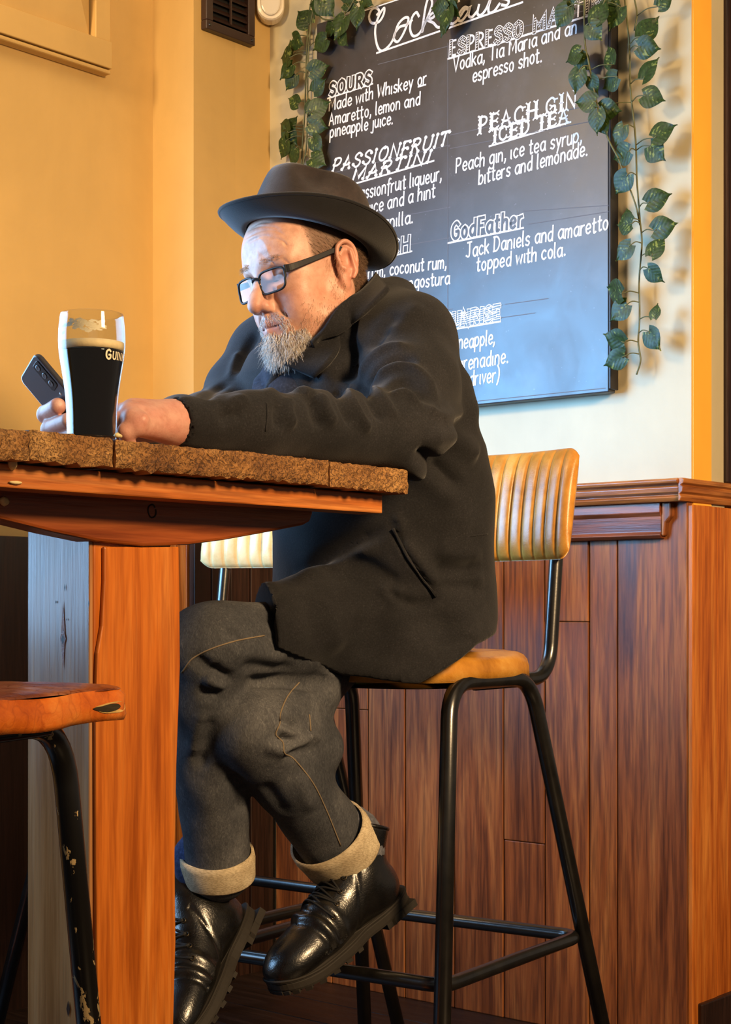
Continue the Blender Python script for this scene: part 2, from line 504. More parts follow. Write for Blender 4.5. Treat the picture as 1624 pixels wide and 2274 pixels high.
# bevelled inner panel
xi = x1 - .045
b = MB()
poly0 = [(xL, zt_ + .008), (xi - .006, zt_ + .008), (xi - .006, zt_ + .6), (xL, zt_ + .6)]
poly1 = [(xL, zt_ + .10), (xi - .055, zt_ + .10), (xi - .055, zt_ + .5), (xL, zt_ + .5)]
vs = [(x, -.012, z) for x, z in poly0] + [(x, -.034, z) for x, z in poly1]
b.add(vs, [(0, 1, 5, 4), (1, 2, 6, 5), (2, 3, 7, 6), (4, 5, 6, 7)])
b.obj('bevelled_panel', M['plaster_ochre'], fr)
for i in range(5):
    z = zt_ + .105 + .032 * i
    MB().box((xL, -.052 + .002 * (i % 2), z), (xi - .058, -.03, z + .024)).obj('slat', M['plaster_ochre'], fr, bevel=.006)

# ------------------------------------------------------------------ vent grille on the alcove wall
x0, z0 = hit(FC, 459, 62, .02); x1v, z1v = hit(FC, 567, 95, .02)
vt = empty('vent_grille', FC @ Matrix.Translation(((x0 + x1v) / 2, 0, z0)), 'black slatted vent grille high on the ochre return wall', 'vent')
w2 = (x1v - x0) / 2; hh = .27
m_v = plain('vent_brown', srgb(50, 32, 26), .4, spec=.5)
fm = MB()
fm.box((-w2, -.02, 0), (w2, -.001, .022)); fm.box((-w2, -.02, hh - .022), (w2, -.001, hh))
fm.box((-w2, -.02, .022), (-w2 + .022, -.001, hh - .022)); fm.box((w2 - .022, -.02, .022), (w2, -.001, hh - .022))
fm.obj('frame', m_v, vt, bevel=.002)
MB().box((-w2 + .02, -.004, .02), (w2 - .02, -.001, hh - .02)).obj('backing', plain('vent_black', srgb(14, 11, 10), .6), vt)
for i in range(11):
    z = .030 + i * .0205
    MB().add([(-w2 + .02, -.006, z + .012), (w2 - .02, -.006, z + .012), (w2 - .02, -.017, z), (-w2 + .02, -.017, z),
              (-w2 + .02, -.004, z + .010), (w2 - .02, -.004, z + .010), (w2 - .02, -.015, z - .002), (-w2 + .02, -.015, z - .002)],
             [(0, 1, 2, 3), (7, 6, 5, 4), (0, 4, 5, 1), (3, 2, 6, 7), (0, 3, 7, 4), (1, 5, 6, 2)]).obj('slat', m_v, vt)
MB().box((-.002, -.0205, .03), (.002, -.016, hh - .03)).obj('rib', m_v, vt)
for sx in (-1, 1):
    MB().lathe([(0, 0), (.004, 0), (.003, .003), (0, .003)], 10).obj('screw', M['black_metal'], vt).matrix_local = Matrix.Translation((sx * (w2 - .011), -.020, .011)) @ Matrix.Rotation(math.radians(90), 4, 'X')

# ------------------------------------------------------------------ motion sensor across the inner corner
cpos = P(601, 41, 4.0)
d_out = unit(np.array([-0.648 + .761, -0.761 - .648, 0]))   # bisector of the two walls
ang = Matrix((( -d_out[1], -d_out[0], 0), (d_out[0], -d_out[1], 0), (0, 0, 1))).to_4x4()
sn = empty('motion_sensor', Matrix.Translation((OD[0] + d_out[0] * .045, OD[1] + d_out[1] * .045, cpos[2])) @ ang, 'white rounded motion sensor in the corner beside the vent grille', 'sensor')
def stadium(w, h, n=12):
    pts = [(w * math.cos(a), w * math.sin(a) + w) for a in np.linspace(math.pi, 2 * math.pi, n)]
    return pts + [(w, h), (-w, h)]
m_pl = plain('white_plastic', srgb(226, 212, 190), .35)
MB().prism(stadium(.034, .13), -.020, .03).obj('housing', m_pl, sn, bevel=.008)
pn = [(x * .72, z * .93 + .008) for x, z in stadium(.034, .13)]
MB().prism(pn, -.026, -.018).obj('lens_cover', plain('sensor_lens', srgb(206, 196, 178), .25), sn, bevel=.004)
# ------------------------------------------------------------------ chalkboard
YB = .036                                                            # its front face, metres out from the wall
xr, _ = hit(FD, 1353, 500, YB); xl, _ = hit(FD, 703, 200, YB)
_, zb_ = hit(FD, 1352, 871, YB); _, zt_b = hit(FD, 712, 50, YB)
def board_mat():
    t = NT('chalkboard_paint')
    c = t.coords()
    n = t.noise(c, 5, 6, .65, .8)
    n2 = t.noise(t.coords((3, 1, 3)), 2.5, 5, .6)
    col = t.ramp(n, [(.35, srgb(25, 24, 27)), (.7, srgb(38, 37, 41))])
    sm = t.ramp(n2, [(.5, (0, 0, 0)), (.85, (.035, .035, .038))])
    col = t.mix(1, col, sm, 'ADD')
    sp = t.ramp(t.noise(c, 120, 2), [(.72, (0, 0, 0)), (.76, (.06, .06, .07))])
    col = t.mix(1, col, sp, 'ADD')
    rr = t.ramp(n, [(.3, (.34,) * 3), (.7, (.46,) * 3)])
    t.bump(t.noise(c, 25, 4), .04, .002)
    return t.set(col, rr, spec=.72, coat=.08, crough=.35)
M['board'] = board_mat()
M['chalk'] = plain('chalk_white', srgb(232, 230, 232), .9, nscale=300, namp=.2)
M['chalk_faint'] = plain('chalk_faint', srgb(96, 96, 102), .9)
M['board_edge'] = plain('board_edge', srgb(24, 20, 20), .45)
bd = empty('chalkboard', FD @ Matrix.Translation(((xl + xr) / 2, 0, zb_)), 'large black chalkboard of handwritten cocktails hung on the cream wall', 'chalkboard')
bx = (xl + xr) / 2
MB().box((xl - bx, -YB, 0), (xr - bx, -.010, zt_b - zb_)).obj('board_panel', M['board'], bd, bevel=.003)
MB().box((xr - bx, -YB - .002, .006), (xr - bx + .006, -.008, zt_b - zb_)).obj('edge_strip', M['board_edge'], bd, bevel=.002)

G = {}
def glyphs(s):
    for line in s.strip().splitlines():
        k, w, rest = line.split(None, 2)
        G[k] = (float(w), [[tuple(map(float, p.split(','))) for p in st.split()] for st in rest.split('|')])
glyphs('''
a 5 4.6,5.2 3,6.2 1,5 .4,3 1,1 2.4,0 4,1.2 4.7,3.4 | 4.8,6 4.7,2 5.2,0
b 4.8 .2,10 .2,0 | .2,3.6 1.6,5.8 3.4,5.8 4.5,3.4 3.6,.6 1.8,0 .3,1.2
c 4.3 4,5.2 2.5,6.2 .9,5 .3,3 .9,1 2.5,0 4.2,1
d 5 4.5,5.2 3,6.2 1,5 .4,3 1,1 2.4,0 4,1.2 4.6,3 | 4.7,10 4.7,0
e 4.5 .5,2.9 4.2,3.4 4,5.3 2.5,6.2 .9,5 .4,3 1,.8 2.6,0 4.3,1
f 3.8 4.2,9.4 3,10 2,9 1.7,6 1.5,-2 | .1,6 3.6,6.3
g 5 4.5,5.2 3,6.2 1,5 .4,3 1,1 2.4,.2 4,1.2 4.6,3 | 4.7,6 4.7,-1.5 3.6,-3.4 1.5,-3.2 .4,-2.2
h 4.6 .2,10 .2,0 | .2,3.5 1.6,5.7 3.2,6 4.1,5 4.2,0
i 1.2 .5,6 .5,.4 1,0
j 2.2 1.8,6 1.8,-2 .9,-3.3 -.6,-2.8
k 4.2 .2,10 .2,0 | 3.8,6 .3,2.8 | 1.2,3.6 4.1,0
l 1.6 .4,10 .4,.8 1.2,0
m 6.8 .2,6 .2,0 | .2,4 1.2,5.9 2.6,5.7 3.2,4 3.2,0 | 3.2,4 4.3,5.9 5.6,5.7 6.3,4 6.3,0
n 4.6 .2,6 .2,0 | .2,4 1.6,6 3.3,5.8 4.1,4 4.2,0
o 4.8 2.6,6.2 1,5.2 .4,3 1.2,.8 2.5,0 3.8,.8 4.4,3 3.9,5.2 2.6,6.2
p 4.8 .2,6 .2,-3.6 | .2,3.8 1.6,6 3.4,5.8 4.5,3.4 3.6,.8 1.8,.2 .3,1.4
q 5 4.5,5.2 3,6.2 1,5 .4,3 1,1 2.4,.2 4,1.2 4.6,3 | 4.7,6 4.7,-3.6 5.4,-2.8
r 3.3 .2,6 .2,0 | .2,4 1.3,5.7 3,6.1
s 4 3.8,5.4 2.2,6.2 .6,5.2 1,3.6 3,2.6 3.7,1.4 2.4,0 .3,.8
t 3.4 1.5,9.2 1.5,1 2.4,0 3.4,.6 | .1,6.2 3.2,6.5
u 4.6 .3,6 .2,2 1,.1 2.6,.1 4.1,2 | 4.2,6 4.2,0
v 4 .1,6 2,0 3.9,6
w 6.2 .1,6 1.6,0 3,5 4.5,0 6,6
y 4.4 .2,6 2,1 | 4.2,6 1.2,-3.6
A 6 .1,0 2.8,9.8 5.6,0 | 1.1,3.4 4.7,3.4
C 6 5.5,8.4 3.4,9.9 1,8 .4,5 1,2 3.2,.1 5.6,1.6
D 6 .5,10 .5,0 | -.4,9.6 3,9.6 5.4,7 5.4,3 3.2,.3 -.2,0
E 5 .4,10 .4,0 | .4,9.8 4.4,9.8 | .4,5.2 3.8,5.2 | .4,.1 4.6,.1
F 5 .4,10 .4,0 | .4,9.8 4.6,9.8 | .4,5.2 3.8,5.2
G 6.4 5.7,8.2 3.6,9.9 1,8 .4,5 1,2 3.2,.1 5.6,1.2 5.8,4.4 3.6,4.4
H 6 .4,10 .4,0 | 5.4,10 5.4,0 | .4,5.2 5.4,5.2
I 1.6 .8,10 .8,0
J 4.6 .4,9.8 4.6,10 | 2.8,9.8 2.8,1.6 1.6,0 -.4,1
K 5.6 .4,10 .4,0 | 5.2,10 .5,4.4 | 1.8,5.8 5.4,0
M 7.6 .3,0 .6,10 3.6,2.4 6.8,10 7.2,0
N 6.2 .4,0 .4,10 5.6,0 5.6,10
O 6.8 3.4,9.9 1.2,8.4 .4,5 1.2,1.6 3.4,.1 5.6,1.6 6.4,5 5.6,8.4 3.4,9.9
P 5.4 .4,10 .4,0 | .4,9.8 3.2,9.9 4.9,8.4 4.6,6 2.8,4.7 .4,4.6
R 5.8 .4,10 .4,0 | .4,9.8 3.2,9.9 4.9,8.4 4.6,6 2.8,4.9 .4,4.8 | 2.4,4.8 5.4,0
S 5.4 5,8.6 2.8,10 .8,8.6 .8,6.6 2.8,5.2 4.8,3.8 4.9,1.6 2.8,0 .3,1.6
T 5.4 .1,9.8 5.3,9.8 | 2.7,9.8 2.7,0
U 6 .4,10 .4,3 1.4,.6 3,.1 4.6,.6 5.6,3 5.6,10
V 5.6 .1,10 2.8,0 5.5,10
W 8 .1,10 2,0 4,7.6 6,0 7.9,10
, 1.6 .8,.8 .8,-.4 .1,-2
. 1.6 .6,.7 1,.3 .6,.1 .5,.6
) 3 .3,10.5 2,7.5 2.3,3.5 1.4,0 .2,-2.4
( 3 2.6,10.5 .9,7.5 .6,3.5 1.4,0 2.7,-2.4
''')
CURVY = set('abcdefghjnopqrsuCDGJOPRSUt,.)(ml')
def glyph_strokes(ch):
    w, st = G[ch]
    out = []
    for s in st:
        p = np.array(s)
        if ch in CURVY and len(p) > 2: p = spline(p, 5)
        out.append(p)
    return w, out
def ribbon(mb, pts, w, y):
    """flat chalk stroke on the board: pts (x, z), width w (number or per point), depth y"""
    p = np.asarray(pts, float)
    keep = [0] + [i for i in range(1, len(p)) if np.linalg.norm(p[i] - p[i - 1]) > 1e-6]
    p = p[keep]
    if len(p) < 2: return
    t = np.gradient(p, axis=0); t /= np.linalg.norm(t, axis=1)[:, None] + 1e-9
    n = np.stack([-t[:, 1], t[:, 0]], 1)
    ww = np.broadcast_to(np.asarray(w, float), (len(p),))
    p = p.copy(); p[0] -= t[0] * ww[0] * .35; p[-1] += t[-1] * ww[-1] * .35
    # corners of straight-line glyphs: widen the mitre
    c = np.ones(len(p))
    for i in range(1, len(p) - 1):
        a, b = unit(p[i] - p[i-1]), unit(p[i+1] - p[i])
        c[i] = min(2.0, 1 / max(.45, math.cos(.5 * math.acos(max(-1, min(1, a.dot(b)))))))
    L = p + n * (ww * c / 2)[:, None]; Rr = p - n * (ww * c / 2)[:, None]
    vs = [(a[0], y, a[1]) for a in L] + [(a[0], y, a[1]) for a in Rr]
    k = len(p)
    mb.add(vs, [(i, k + i, k + i + 1, i + 1) for i in range(k - 1)])

def layout(text, space=3.6, gap=1.5):
    x = 0; items = []
    for ch in text:
        if ch == ' ': x += space; continue
        w, st = glyph_strokes(ch)
        items.append((ch, x, st)); x += w + gap
    return items, x - gap
LOC = bd.matrix_world.inverted() @ FD
def bpix(u, v):
    x, z = hit(FD, u, v, YB); return np.array([x - bx, z - zb_])
class TextLine:
    def __init__(self, text, p0, p1, cap_px, space=3.6, gap=1.5):
        self.a = bpix(*p0); self.b = bpix(*p1)
        top = bpix(p0[0], p0[1] - cap_px); self.h = (top - self.a)[1] / 10.0
        self.items, w = layout(text, space, gap)
        self.sx = np.linalg.norm(self.b - self.a) / w
        self.slope = (self.b - self.a)[1] / (self.b - self.a)[0]
    def map(self, p, x0):
        q = np.empty_like(p)
        q[:, 0] = self.a[0] + (p[:, 0] + x0) * self.sx + p[:, 1] * self.h * .06
        q[:, 1] = self.a[1] + (q[:, 0] - self.a[0]) * self.slope + p[:, 1] * self.h
        return q
def body(text, p0, p1, cap_px, w=.0037, space=3.6):
    tl = TextLine(text, p0, p1, cap_px, space); mb = MB(); k = 0
    for ch, x0, st in tl.items:
        jx, jz = RNG.normal(0, .12), RNG.normal(0, .18)
        for s in st:
            q = tl.map(s + np.array([0, jz]), x0 + jx)
            ribbon(mb, q, w, -YB - .0004 - .00005 * (k % 5)); k += 1
    return mb.obj('chalk_lettering', M['chalk'], bd)
def rule(p0, p1, w=.004, mat='chalk', name='chalk_line'):
    mb = MB(); ribbon(mb, np.array([bpix(*p0), bpix(*p1)]), w, -YB - .0003)
    return mb.obj(name, M[mat], bd)
def hollow(text, p0, p1, cap_px, wo=.011, wi=.006, gap=2.6, dots=False, stripes=False, stems=None):
    """chalk letters drawn as outlines: a thick chalk stroke with a board-black core over it"""
    tl = TextLine(text, p0, p1, cap_px, gap=gap); a, c = MB(), MB(); d = MB(); k = 0
    for ch, x0, st in tl.items:
        for i, s in enumerate(st):
            q = tl.map(s, x0)
            thick = stems is None or i == 0
            ribbon(a, q, wo if thick else .0045, -YB - .0004 - .00004 * (k % 5))
            if thick: ribbon(c, q, wi, -YB - .0009 - .00004 * (k % 5))
            if thick and (dots or stripes):
                L = np.linalg.norm(np.diff(q, axis=0), axis=1).sum()
                acc = np.concatenate([[0], np.cumsum(np.linalg.norm(np.diff(q, axis=0), axis=1))])
                step = .0055 if dots else .0048
                for m in np.arange(step * .4, L, step):
                    x = np.interp(m, acc, q[:, 0]); z = np.interp(m, acc, q[:, 1])
                    if dots: ribbon(d, np.array([[x - .001, z - .0006], [x + .001, z + .0006]]), .0022, -YB - .0014)
                    else: ribbon(d, np.array([[x - wo * .5, z - .0008], [x + wo * .5, z + .0008]]), .0016, -YB - .0014)
            k += 1
    o = a.obj('chalk_lettering', M['chalk'], bd); tag(c.obj('letter_core', M['board'], o), kind='stuff')
    if d.v: tag(d.obj('letter_fill', M['chalk'], o), kind='stuff')
    return o
def fancy(text, p0, p1, cap_px, gap=2.0, curl=True, w=.0048):
    """capitals with curls or split serifs at the ends of the strokes"""
    tl = TextLine(text, p0, p1, cap_px, gap=gap); mb = MB(); k = 0
    for ch, x0, st in tl.items:
        for s in st:
            s = s.copy()
            if curl: s[:, 0] += .22 * (s[:, 1] - 3)
            q = tl.map(s, x0); ribbon(mb, q, w, -YB - .0004 - .00005 * (k % 5)); k += 1
            for e, nb in ((0, 1), (-1, -2)):
                if curl:
                    th = np.linspace(0, 4.6, 9); r = 1.25 * (1 - .1 * th)
                    sg = 1 if s[e, 1] > 5 else -1
                    p = s[e] + np.stack([-r * np.sin(th), sg * r * (np.cos(th) - 1) ], 1) * .8
                    ribbon(mb, tl.map(p, x0), w * .75, -YB - .0004 - .00005 * (k % 5)); k += 1
                else:
                    dirv = unit(s[e] - s[nb]); n = np.array([-dirv[1], dirv[0]])
                    p = np.array([s[e] + n * 1.3 + dirv * .9, s[e] + n * .5, s[e] - n * .5, s[e] - n * 1.3 + dirv * .9])
                    ribbon(mb, tl.map(p, x0), w * .7, -YB - .0004 - .00005 * (k % 5)); k += 1
            if not curl and len(s) == 2 and abs(s[0, 0] - s[1, 0]) < .3:      # doubled stem with a spur
                q2 = tl.map(s + np.array([.9, 0]), x0); ribbon(mb, q2, w * .6, -YB - .0006)
                mid = (s[0] + s[1]) / 2
                ribbon(mb, tl.map(np.array([mid + [-.9, 0], mid + [1.6, 0]]), x0), w * .6, -YB - .0006)
    return mb.obj('chalk_lettering', M['chalk'], bd)

# the heading in joined script
cp = lambda s: np.array([[float(a) / 2.32 + 700, float(b) / 2.32] for a, b in (q.split(',') for q in s.split())])
mb = MB()
for k, s in enumerate(('320,76 331,62 322,44 297,45 279,84 292,118 330,112 354,74 357,42 340,62 318,112 310,168 320,232 340,262 372,246 402,204 428,128 462,92 482,100 458,168 428,214 408,204 410,176 436,140 470,128 500,104',
          '536,84 522,64 500,92 490,146 504,184 532,178 558,140 592,60 604,12 590,-14 574,20 560,100 552,166 566,120 596,76 618,64 612,88 582,104 610,118 632,140 660,136 686,110',
          '712,-40 700,20 690,92 700,122 722,116 748,86 772,50 792,46', '660,36 744,4',
          '796,44 770,38 744,70 738,102 758,106 786,70 800,34 792,78 810,88 838,56', '846,26 838,70 856,78 884,44 912,-24 896,34 898,66 924,58 952,20',
          '958,-8 984,-4 1000,8 988,28 964,26')):
    pts = np.array([bpix(*q) for q in cp(s)])
    ribbon(mb, spline(pts, 6), .0062, -YB - .0004 - .0001 * k)
mb.obj('chalk_lettering', M['chalk'], bd)
rule((837, 118), (1161, 5), .0045); rule((748, 44), (900, -6), .003)

hollow('SOURS', (733, 213), (824, 186), 27, .0125, .0062, gap=3.0); rule((728, 219), (828, 186))
body('Made with Whiskey or', (731, 247), (947, 186), 27); rule((929, 193), (946, 188), .0035)
body('Amaretto, lemon and', (731, 279), (933, 232), 27)
body('pineapple juice.', (733, 306), (873, 275), 27)
fancy('PASSIONFRUIT', (740, 383), (994, 322), 29, gap=2.2); fancy('MARTINI', (784, 404), (955, 361), 27, gap=2.2); rule((782, 410), (964, 357))
body('Passionfruit liqueur,', (788, 446), (981, 399), 30)
body('juice and a hint', (806, 478), (966, 438), 30)
body('of vanilla.', (806, 516), (918, 495), 28)
hollow('PUNCH', (796, 584), (910, 557), 33, .010, .0052, gap=2.2); rule((790, 589), (915, 558), .0035)
body('rum, coconut rum,', (818, 618), (992, 594), 28)
body('juice, angostura', (836, 651), (999, 630), 28)
hollow('ESPRESSO', (1000, 125), (1160, 81), 33, .0105, .0066, gap=2.2, dots=True, stems=True)
hollow('MARTINI', (1186, 73), (1350, 12), 33, .0105, .0066, gap=2.2, dots=True, stems=True); rule((995, 131), (1350, 22), .0045)
body('Vodka, Tia Maria and an', (1007, 160), (1280, 74), 31)
body('espresso shot.', (1050, 183), (1204, 137), 31)
fancy('PEACH GIN', (1064, 296), (1279, 238), 34, gap=2.4, curl=False); fancy('ICED TEA', (1096, 317), (1261, 271), 30, gap=2.4, curl=False); rule((1087, 325), (1268, 271))
body('Peach gin, ice tea syrup,', (1013, 383), (1293, 314), 31)
body('bitters and lemonade.', (1063, 410), (1305, 344), 31)
hollow('GodFather', (1004, 532), (1160, 503), 36, .0125, .0064, gap=2.4); rule((995, 540), (1163, 506))
body('Jack Daniels and amaretto', (1037, 571), (1351, 510), 32)
body('topped with cola.', (1059, 602), (1257, 568), 31)
hollow('SUNRISE', (988, 728), (1110, 708), 29, .0125, .0085, gap=2.4, stripes=True); rule((982, 736), (1112, 714), .0035)
body('pineapple,', (1002, 778), (1100, 763), 32)
body('with grenadine.', (966, 832), (1129, 805), 32)
body('(designated driver)', (916, 876), (1110, 846), 32)
for p0, p1 in (((995, 96), (995, 880)), ((1163, 469), (1352, 456)), ((1174, 498), (1352, 470)), ((1122, 676), (1218, 663)), ((1111, 706), (1189, 695)),
               ((840, 143), (1352, 10)), ((1000, 300), (1352, 225)), ((735, 385), (1000, 322)), ((1000, 330), (1352, 262)), ((1040, 893), (1345, 862)),
               ((890, 480), (1000, 460)), ((900, 545), (1000, 528)), ((980, 690), (1005, 686))):
    rule(p0, p1, .0016, 'chalk_faint')

# ------------------------------------------------------------------ artificial ivy
def leaf_mesh(name, seedv):
    rng = np.random.default_rng(seedv)
    # heart-shaped blade along +x, tip at x = 1, midrib folded, edges drooping
    vs, fs = [], []
    nx, ny = 9, 7
    for i in range(nx):
        t = i / (nx - 1)
        half = .46 * (math.sin(math.pi * min(1, t * .985 + .10)) ** .75) * (1 - .62 * t ** 2.2) * 1.12
        if i == nx - 1: half = .004
        for j in range(ny):
            s = (j - (ny - 1) / 2) / ((ny - 1) / 2)
            x = t - (.16 * (abs(s) ** 1.5) * (1 - t) ** 3)
            y = s * half
            z = .10 * abs(s) * (1 - t * .4) - .16 * t * t + .05 * math.sin(3 * s + seedv) * (t - .3) + rng.normal(0, .006) - .06 * s * s
            vs.append((x, y, z))
    for i in range(nx - 1):
        for j in range(ny - 1):
            a = i * ny + j; fs.append((a, a + ny, a + ny + 1, a + 1))
    me = bpy.data.meshes.new(name); me.from_pydata(vs, [], fs); me.update()
    me.polygons.foreach_set('use_smooth', np.ones(len(me.polygons), bool))
    me.materials.append(M['leaf'])
    return me
def leaf_mat():
    t = NT('ivy_leaf')
    tc = t.new('ShaderNodeTexCoord'); sep = t.new('ShaderNodeSeparateXYZ'); t.link(tc.outputs['Object'], sep.inputs[0])
    ab = t.new('ShaderNodeMath', operation='ABSOLUTE'); t.link(sep.outputs['Y'], ab.inputs[0])
    # veins: stripes slanting from the midrib
    m1 = t.new('ShaderNodeMath', operation='MULTIPLY_ADD'); t.link(ab.outputs[0], m1.inputs[0]); m1.inputs[1].default_value = -.9; t.link(sep.outputs['X'], m1.inputs[2])
    m2 = t.new('ShaderNodeMath', operation='MULTIPLY'); t.link(m1.outputs[0], m2.inputs[0]); m2.inputs[1].default_value = 34
    sn = t.new('ShaderNodeMath', operation='SINE'); t.link(m2.outputs[0], sn.inputs[0])
    c = t.coords((1, 1, 1), rand=True)
    n = t.noise(c, 3.2, 4, .6, .5); n2 = t.noise(c, 9, 3)
    base = t.ramp(n2, [(.3, srgb(24, 40, 16)), (.7, srgb(50, 72, 28))])
    mul = t.new('ShaderNodeMath', operation='MULTIPLY_ADD'); t.link(sn.outputs[0], mul.inputs[0]); mul.inputs[1].default_value = .05; t.link(n, mul.inputs[2])
    patch = t.ramp(mul.outputs[0], [(.60, (0, 0, 0)), (.66, (1, 1, 1))])
    nm = t.new('ShaderNodeMath', operation='LESS_THAN'); t.link(ab.outputs[0], nm.inputs[0]); nm.inputs[1].default_value = .30
    mk = t.new('ShaderNodeMath', operation='MULTIPLY'); t.link(patch, mk.inputs[0]); t.link(nm.outputs[0], mk.inputs[1])
    col = t.mix(mk.outputs[0], base, srgb(112, 122, 58))
    t.bump(sn.outputs[0], .05, .02)
    return t.set(col, .45, spec=.30)
M['leaf'] = leaf_mat()
M['stem'] = plain('ivy_stem', srgb(86, 88, 52), .5)
LEAVES = [leaf_mesh('leaf', k) for k in range(5)]
wall_n = np.array([-0.648, -0.761, 0.0])            # out of the back wall
wall_r = np.array([0.761, -0.648, 0.0]); up = np.array([0, 0, 1.0])
def on_wall(u, v, off):
    x, z = hit(FD, u, v, off); p = FD @ Vector((x, -off, z)); return np.array(p)
def garland(name_label, stems, leaves):
    """stems: list of (pixel polyline, offset); leaves: (u, v of centre, tip angle in degrees (0 right, 90 down), length px, offset)"""
    o0 = stems[0][1]; p0 = on_wall(*stems[0][0][0], o0[0] if hasattr(o0, '__len__') else o0)
    g = empty('ivy_garland', Matrix.Translation(V3(p0)), name_label, 'ivy', 'artificial ivy garlands around the chalkboard')
    inv = np.array(p0)
    sm = MB(); allp = []
    for poly, off in stems:
        if hasattr(off, '__len__'): offs = np.interp(np.linspace(0, 1, len(poly)), np.linspace(0, 1, len(off)), off)
        else: offs = [off] * len(poly)
        pts = np.array([on_wall(u, v, o) for (u, v), o in zip(poly, offs)])
        pts = spline(pts, 8); allp.append(pts)
        sm.tube([p - inv for p in pts], .0019, 6)
    allp = np.vstack(allp)
    for k, (u, v, ang, L, off) in enumerate(leaves):
        a = math.radians(ang)
        c = on_wall(u, v, off)
        tip2 = math.cos(a) * wall_r * 1.15 - math.sin(a) * up            # direction of the tip in the wall plane
        tip = unit(tip2 + wall_n * RNG.uniform(-.25, .25))
        nrm = unit(wall_n + wall_r * RNG.uniform(-.35, .30) + up * RNG.uniform(-.45, .25))
        y = unit(np.cross(nrm, tip)); nrm = np.cross(tip, y)
        Lm = L / FPX * c[1] * 1.06
        base = c - tip * Lm * .5
        m = Matrix((tip * Lm, y * Lm * RNG.uniform(.9, 1.12), nrm * Lm)).transposed().to_4x4(); m.translation = V3(base - inv)
        lo = bpy.data.objects.new('leaf', LEAVES[k % 5]); link(lo, g); lo.matrix_local = m
        j = np.argmin(np.linalg.norm(allp - base, axis=1) + np.maximum(0, base[2] - allp[:, 2]) * .3)
        q = allp[j]
        mid = (q + base) / 2 + up * .004 + wall_n * .003
        sm.tube([p - inv for p in spline([q, mid, base, base + tip * Lm * .12], 4)], .0012, 5)
    sm.obj('stem', M['stem'], g, smooth=True)
    return g
garland('left ivy garland of dark leaves hanging down the cream wall and left board edge',
    [([(700, -30), (688, 20), (683, 80), (680, 150), (677, 250), (672, 320), (669, 400)], .022), ([(704, -20), (690, 60), (684, 150), (683, 260), (680, 330), (672, 372)], .045)],
    [(673, 38, 235, 46, .03), (660, 93, 40, 40, .035), (642, 106, 260, 40, .02), (632, 128, 195, 46, .03), (634, 160, 140, 42, .035), (644, 184, 130, 40, .03), (650, 224, 215, 36, .03),
     (648, 271, 300, 36, .03), (629, 284, 220, 46, .035), (647, 308, 60, 42, .03), (628, 333, 130, 46, .03), (649, 349, 130, 44, .03),
     (708, 99, 160, 48, .06), (709, 152, 350, 46, .06), (709, 189, 330, 42, .06), (712, 236, 335, 46, .06), (706, 280, 20, 46, .06), (703, 322, 60, 42, .06), (706, 358, 30, 44, .06), (689, 246, 100, 38, .05)])
garland('short top left ivy garland draped over the upper corner of the chalkboard',
    [([(690, -40), (706, 30), (735, 44), (772, 24), (800, -30)], .06), ([(735, 44), (756, 66), (770, 92)], .055)],
    [(700, 12, 200, 46, .07), (726, 18, 60, 48, .07), (712, -4, 120, 46, .06), (752, 62, 120, 52, .07), (762, 88, 60, 40, .06), (792, 42, 100, 46, .07), (778, 6, 10, 40, .06), (728, 68, 150, 40, .05), (815, 4, 40, 38, .06)])
garland('pale ivy garland hanging over the chalkboard heading',
    [([(985, -50), (990, 10), (984, 40)], .07)],
    [(990, 44, 100, 52, .08), (972, 20, 200, 46, .08), (1006, 24, 60, 42, .075), (985, 62, 120, 40, .07), (1006, -4, 320, 46, .07)])
garland('inner right ivy garland hanging in front of the chalkboard',
    [([(1298, -40), (1298, 40), (1300, 100), (1308, 140), (1322, 210), (1334, 260), (1352, 310), (1374, 352)], [.07, .075, .06, .06]), ([(1374, 352), (1392, 400), (1412, 455), (1422, 500)], [.05, .03]),
     ([(1298, 60), (1330, 30), (1352, -20)], .075)],
    [(1247, 40, 130, 52, .08), (1258, 8, 200, 40, .075), (1334, 22, 300, 52, .08), (1322, 72, 60, 46, .08), (1364, 42, 120, 52, .06), (1362, 8, 40, 46, .06), (1271, 126, 165, 44, .08), (1296, 140, 60, 44, .07),
     (1281, 182, 105, 50, .085), (1298, 226, 190, 50, .08), (1325, 272, 95, 52, .08), (1318, 190, 80, 40, .07), (1340, 282, 70, 40, .07), (1352, 122, 250, 50, .06), (1353, 184, 160, 48, .06)])
garland('outer right ivy garland trailing down the cream wall beside the board',
    [([(1384, -40), (1390, 20), (1398, 100), (1401, 200), (1412, 310), (1415, 400), (1421, 480), (1426, 540), (1420, 620), (1421, 700), (1418, 760), (1423, 800), (1414, 832)], .035),
     ([(1405, -20), (1415, 30), (1409, 68)], .03)],
    [(1444, 58, 310, 54, .05), (1441, 106, 20, 52, .05), (1443, 150, 310, 54, .05), (1452, 217, 25, 54, .05), (1476, 290, 335, 56, .055), (1459, 340, 50, 56, .05), (1463, 440, 345, 56, .05), (1477, 503, 350, 56, .05),
     (1461, 545, 300, 50, .055), (1456, 612, 50, 48, .05), (1456, 689, 275, 34, .05), (1451, 757, 60, 54, .05),
     (1356, 244, 20, 50, .06), (1374, 302, 120, 46, .055), (1378, 345, 170, 52, .055), (1379, 410, 130, 52, .055), (1384, 497, 190, 50, .055), (1391, 476, 260, 34, .045), (1383, 561, 140, 48, .055),
     (1362, 645, 205, 54, .06), (1372, 694, 140, 52, .055), (1361, 752, 205, 54, .06), (1362, 802, 160, 54, .06), (1478, 0, 330, 40, .05)])
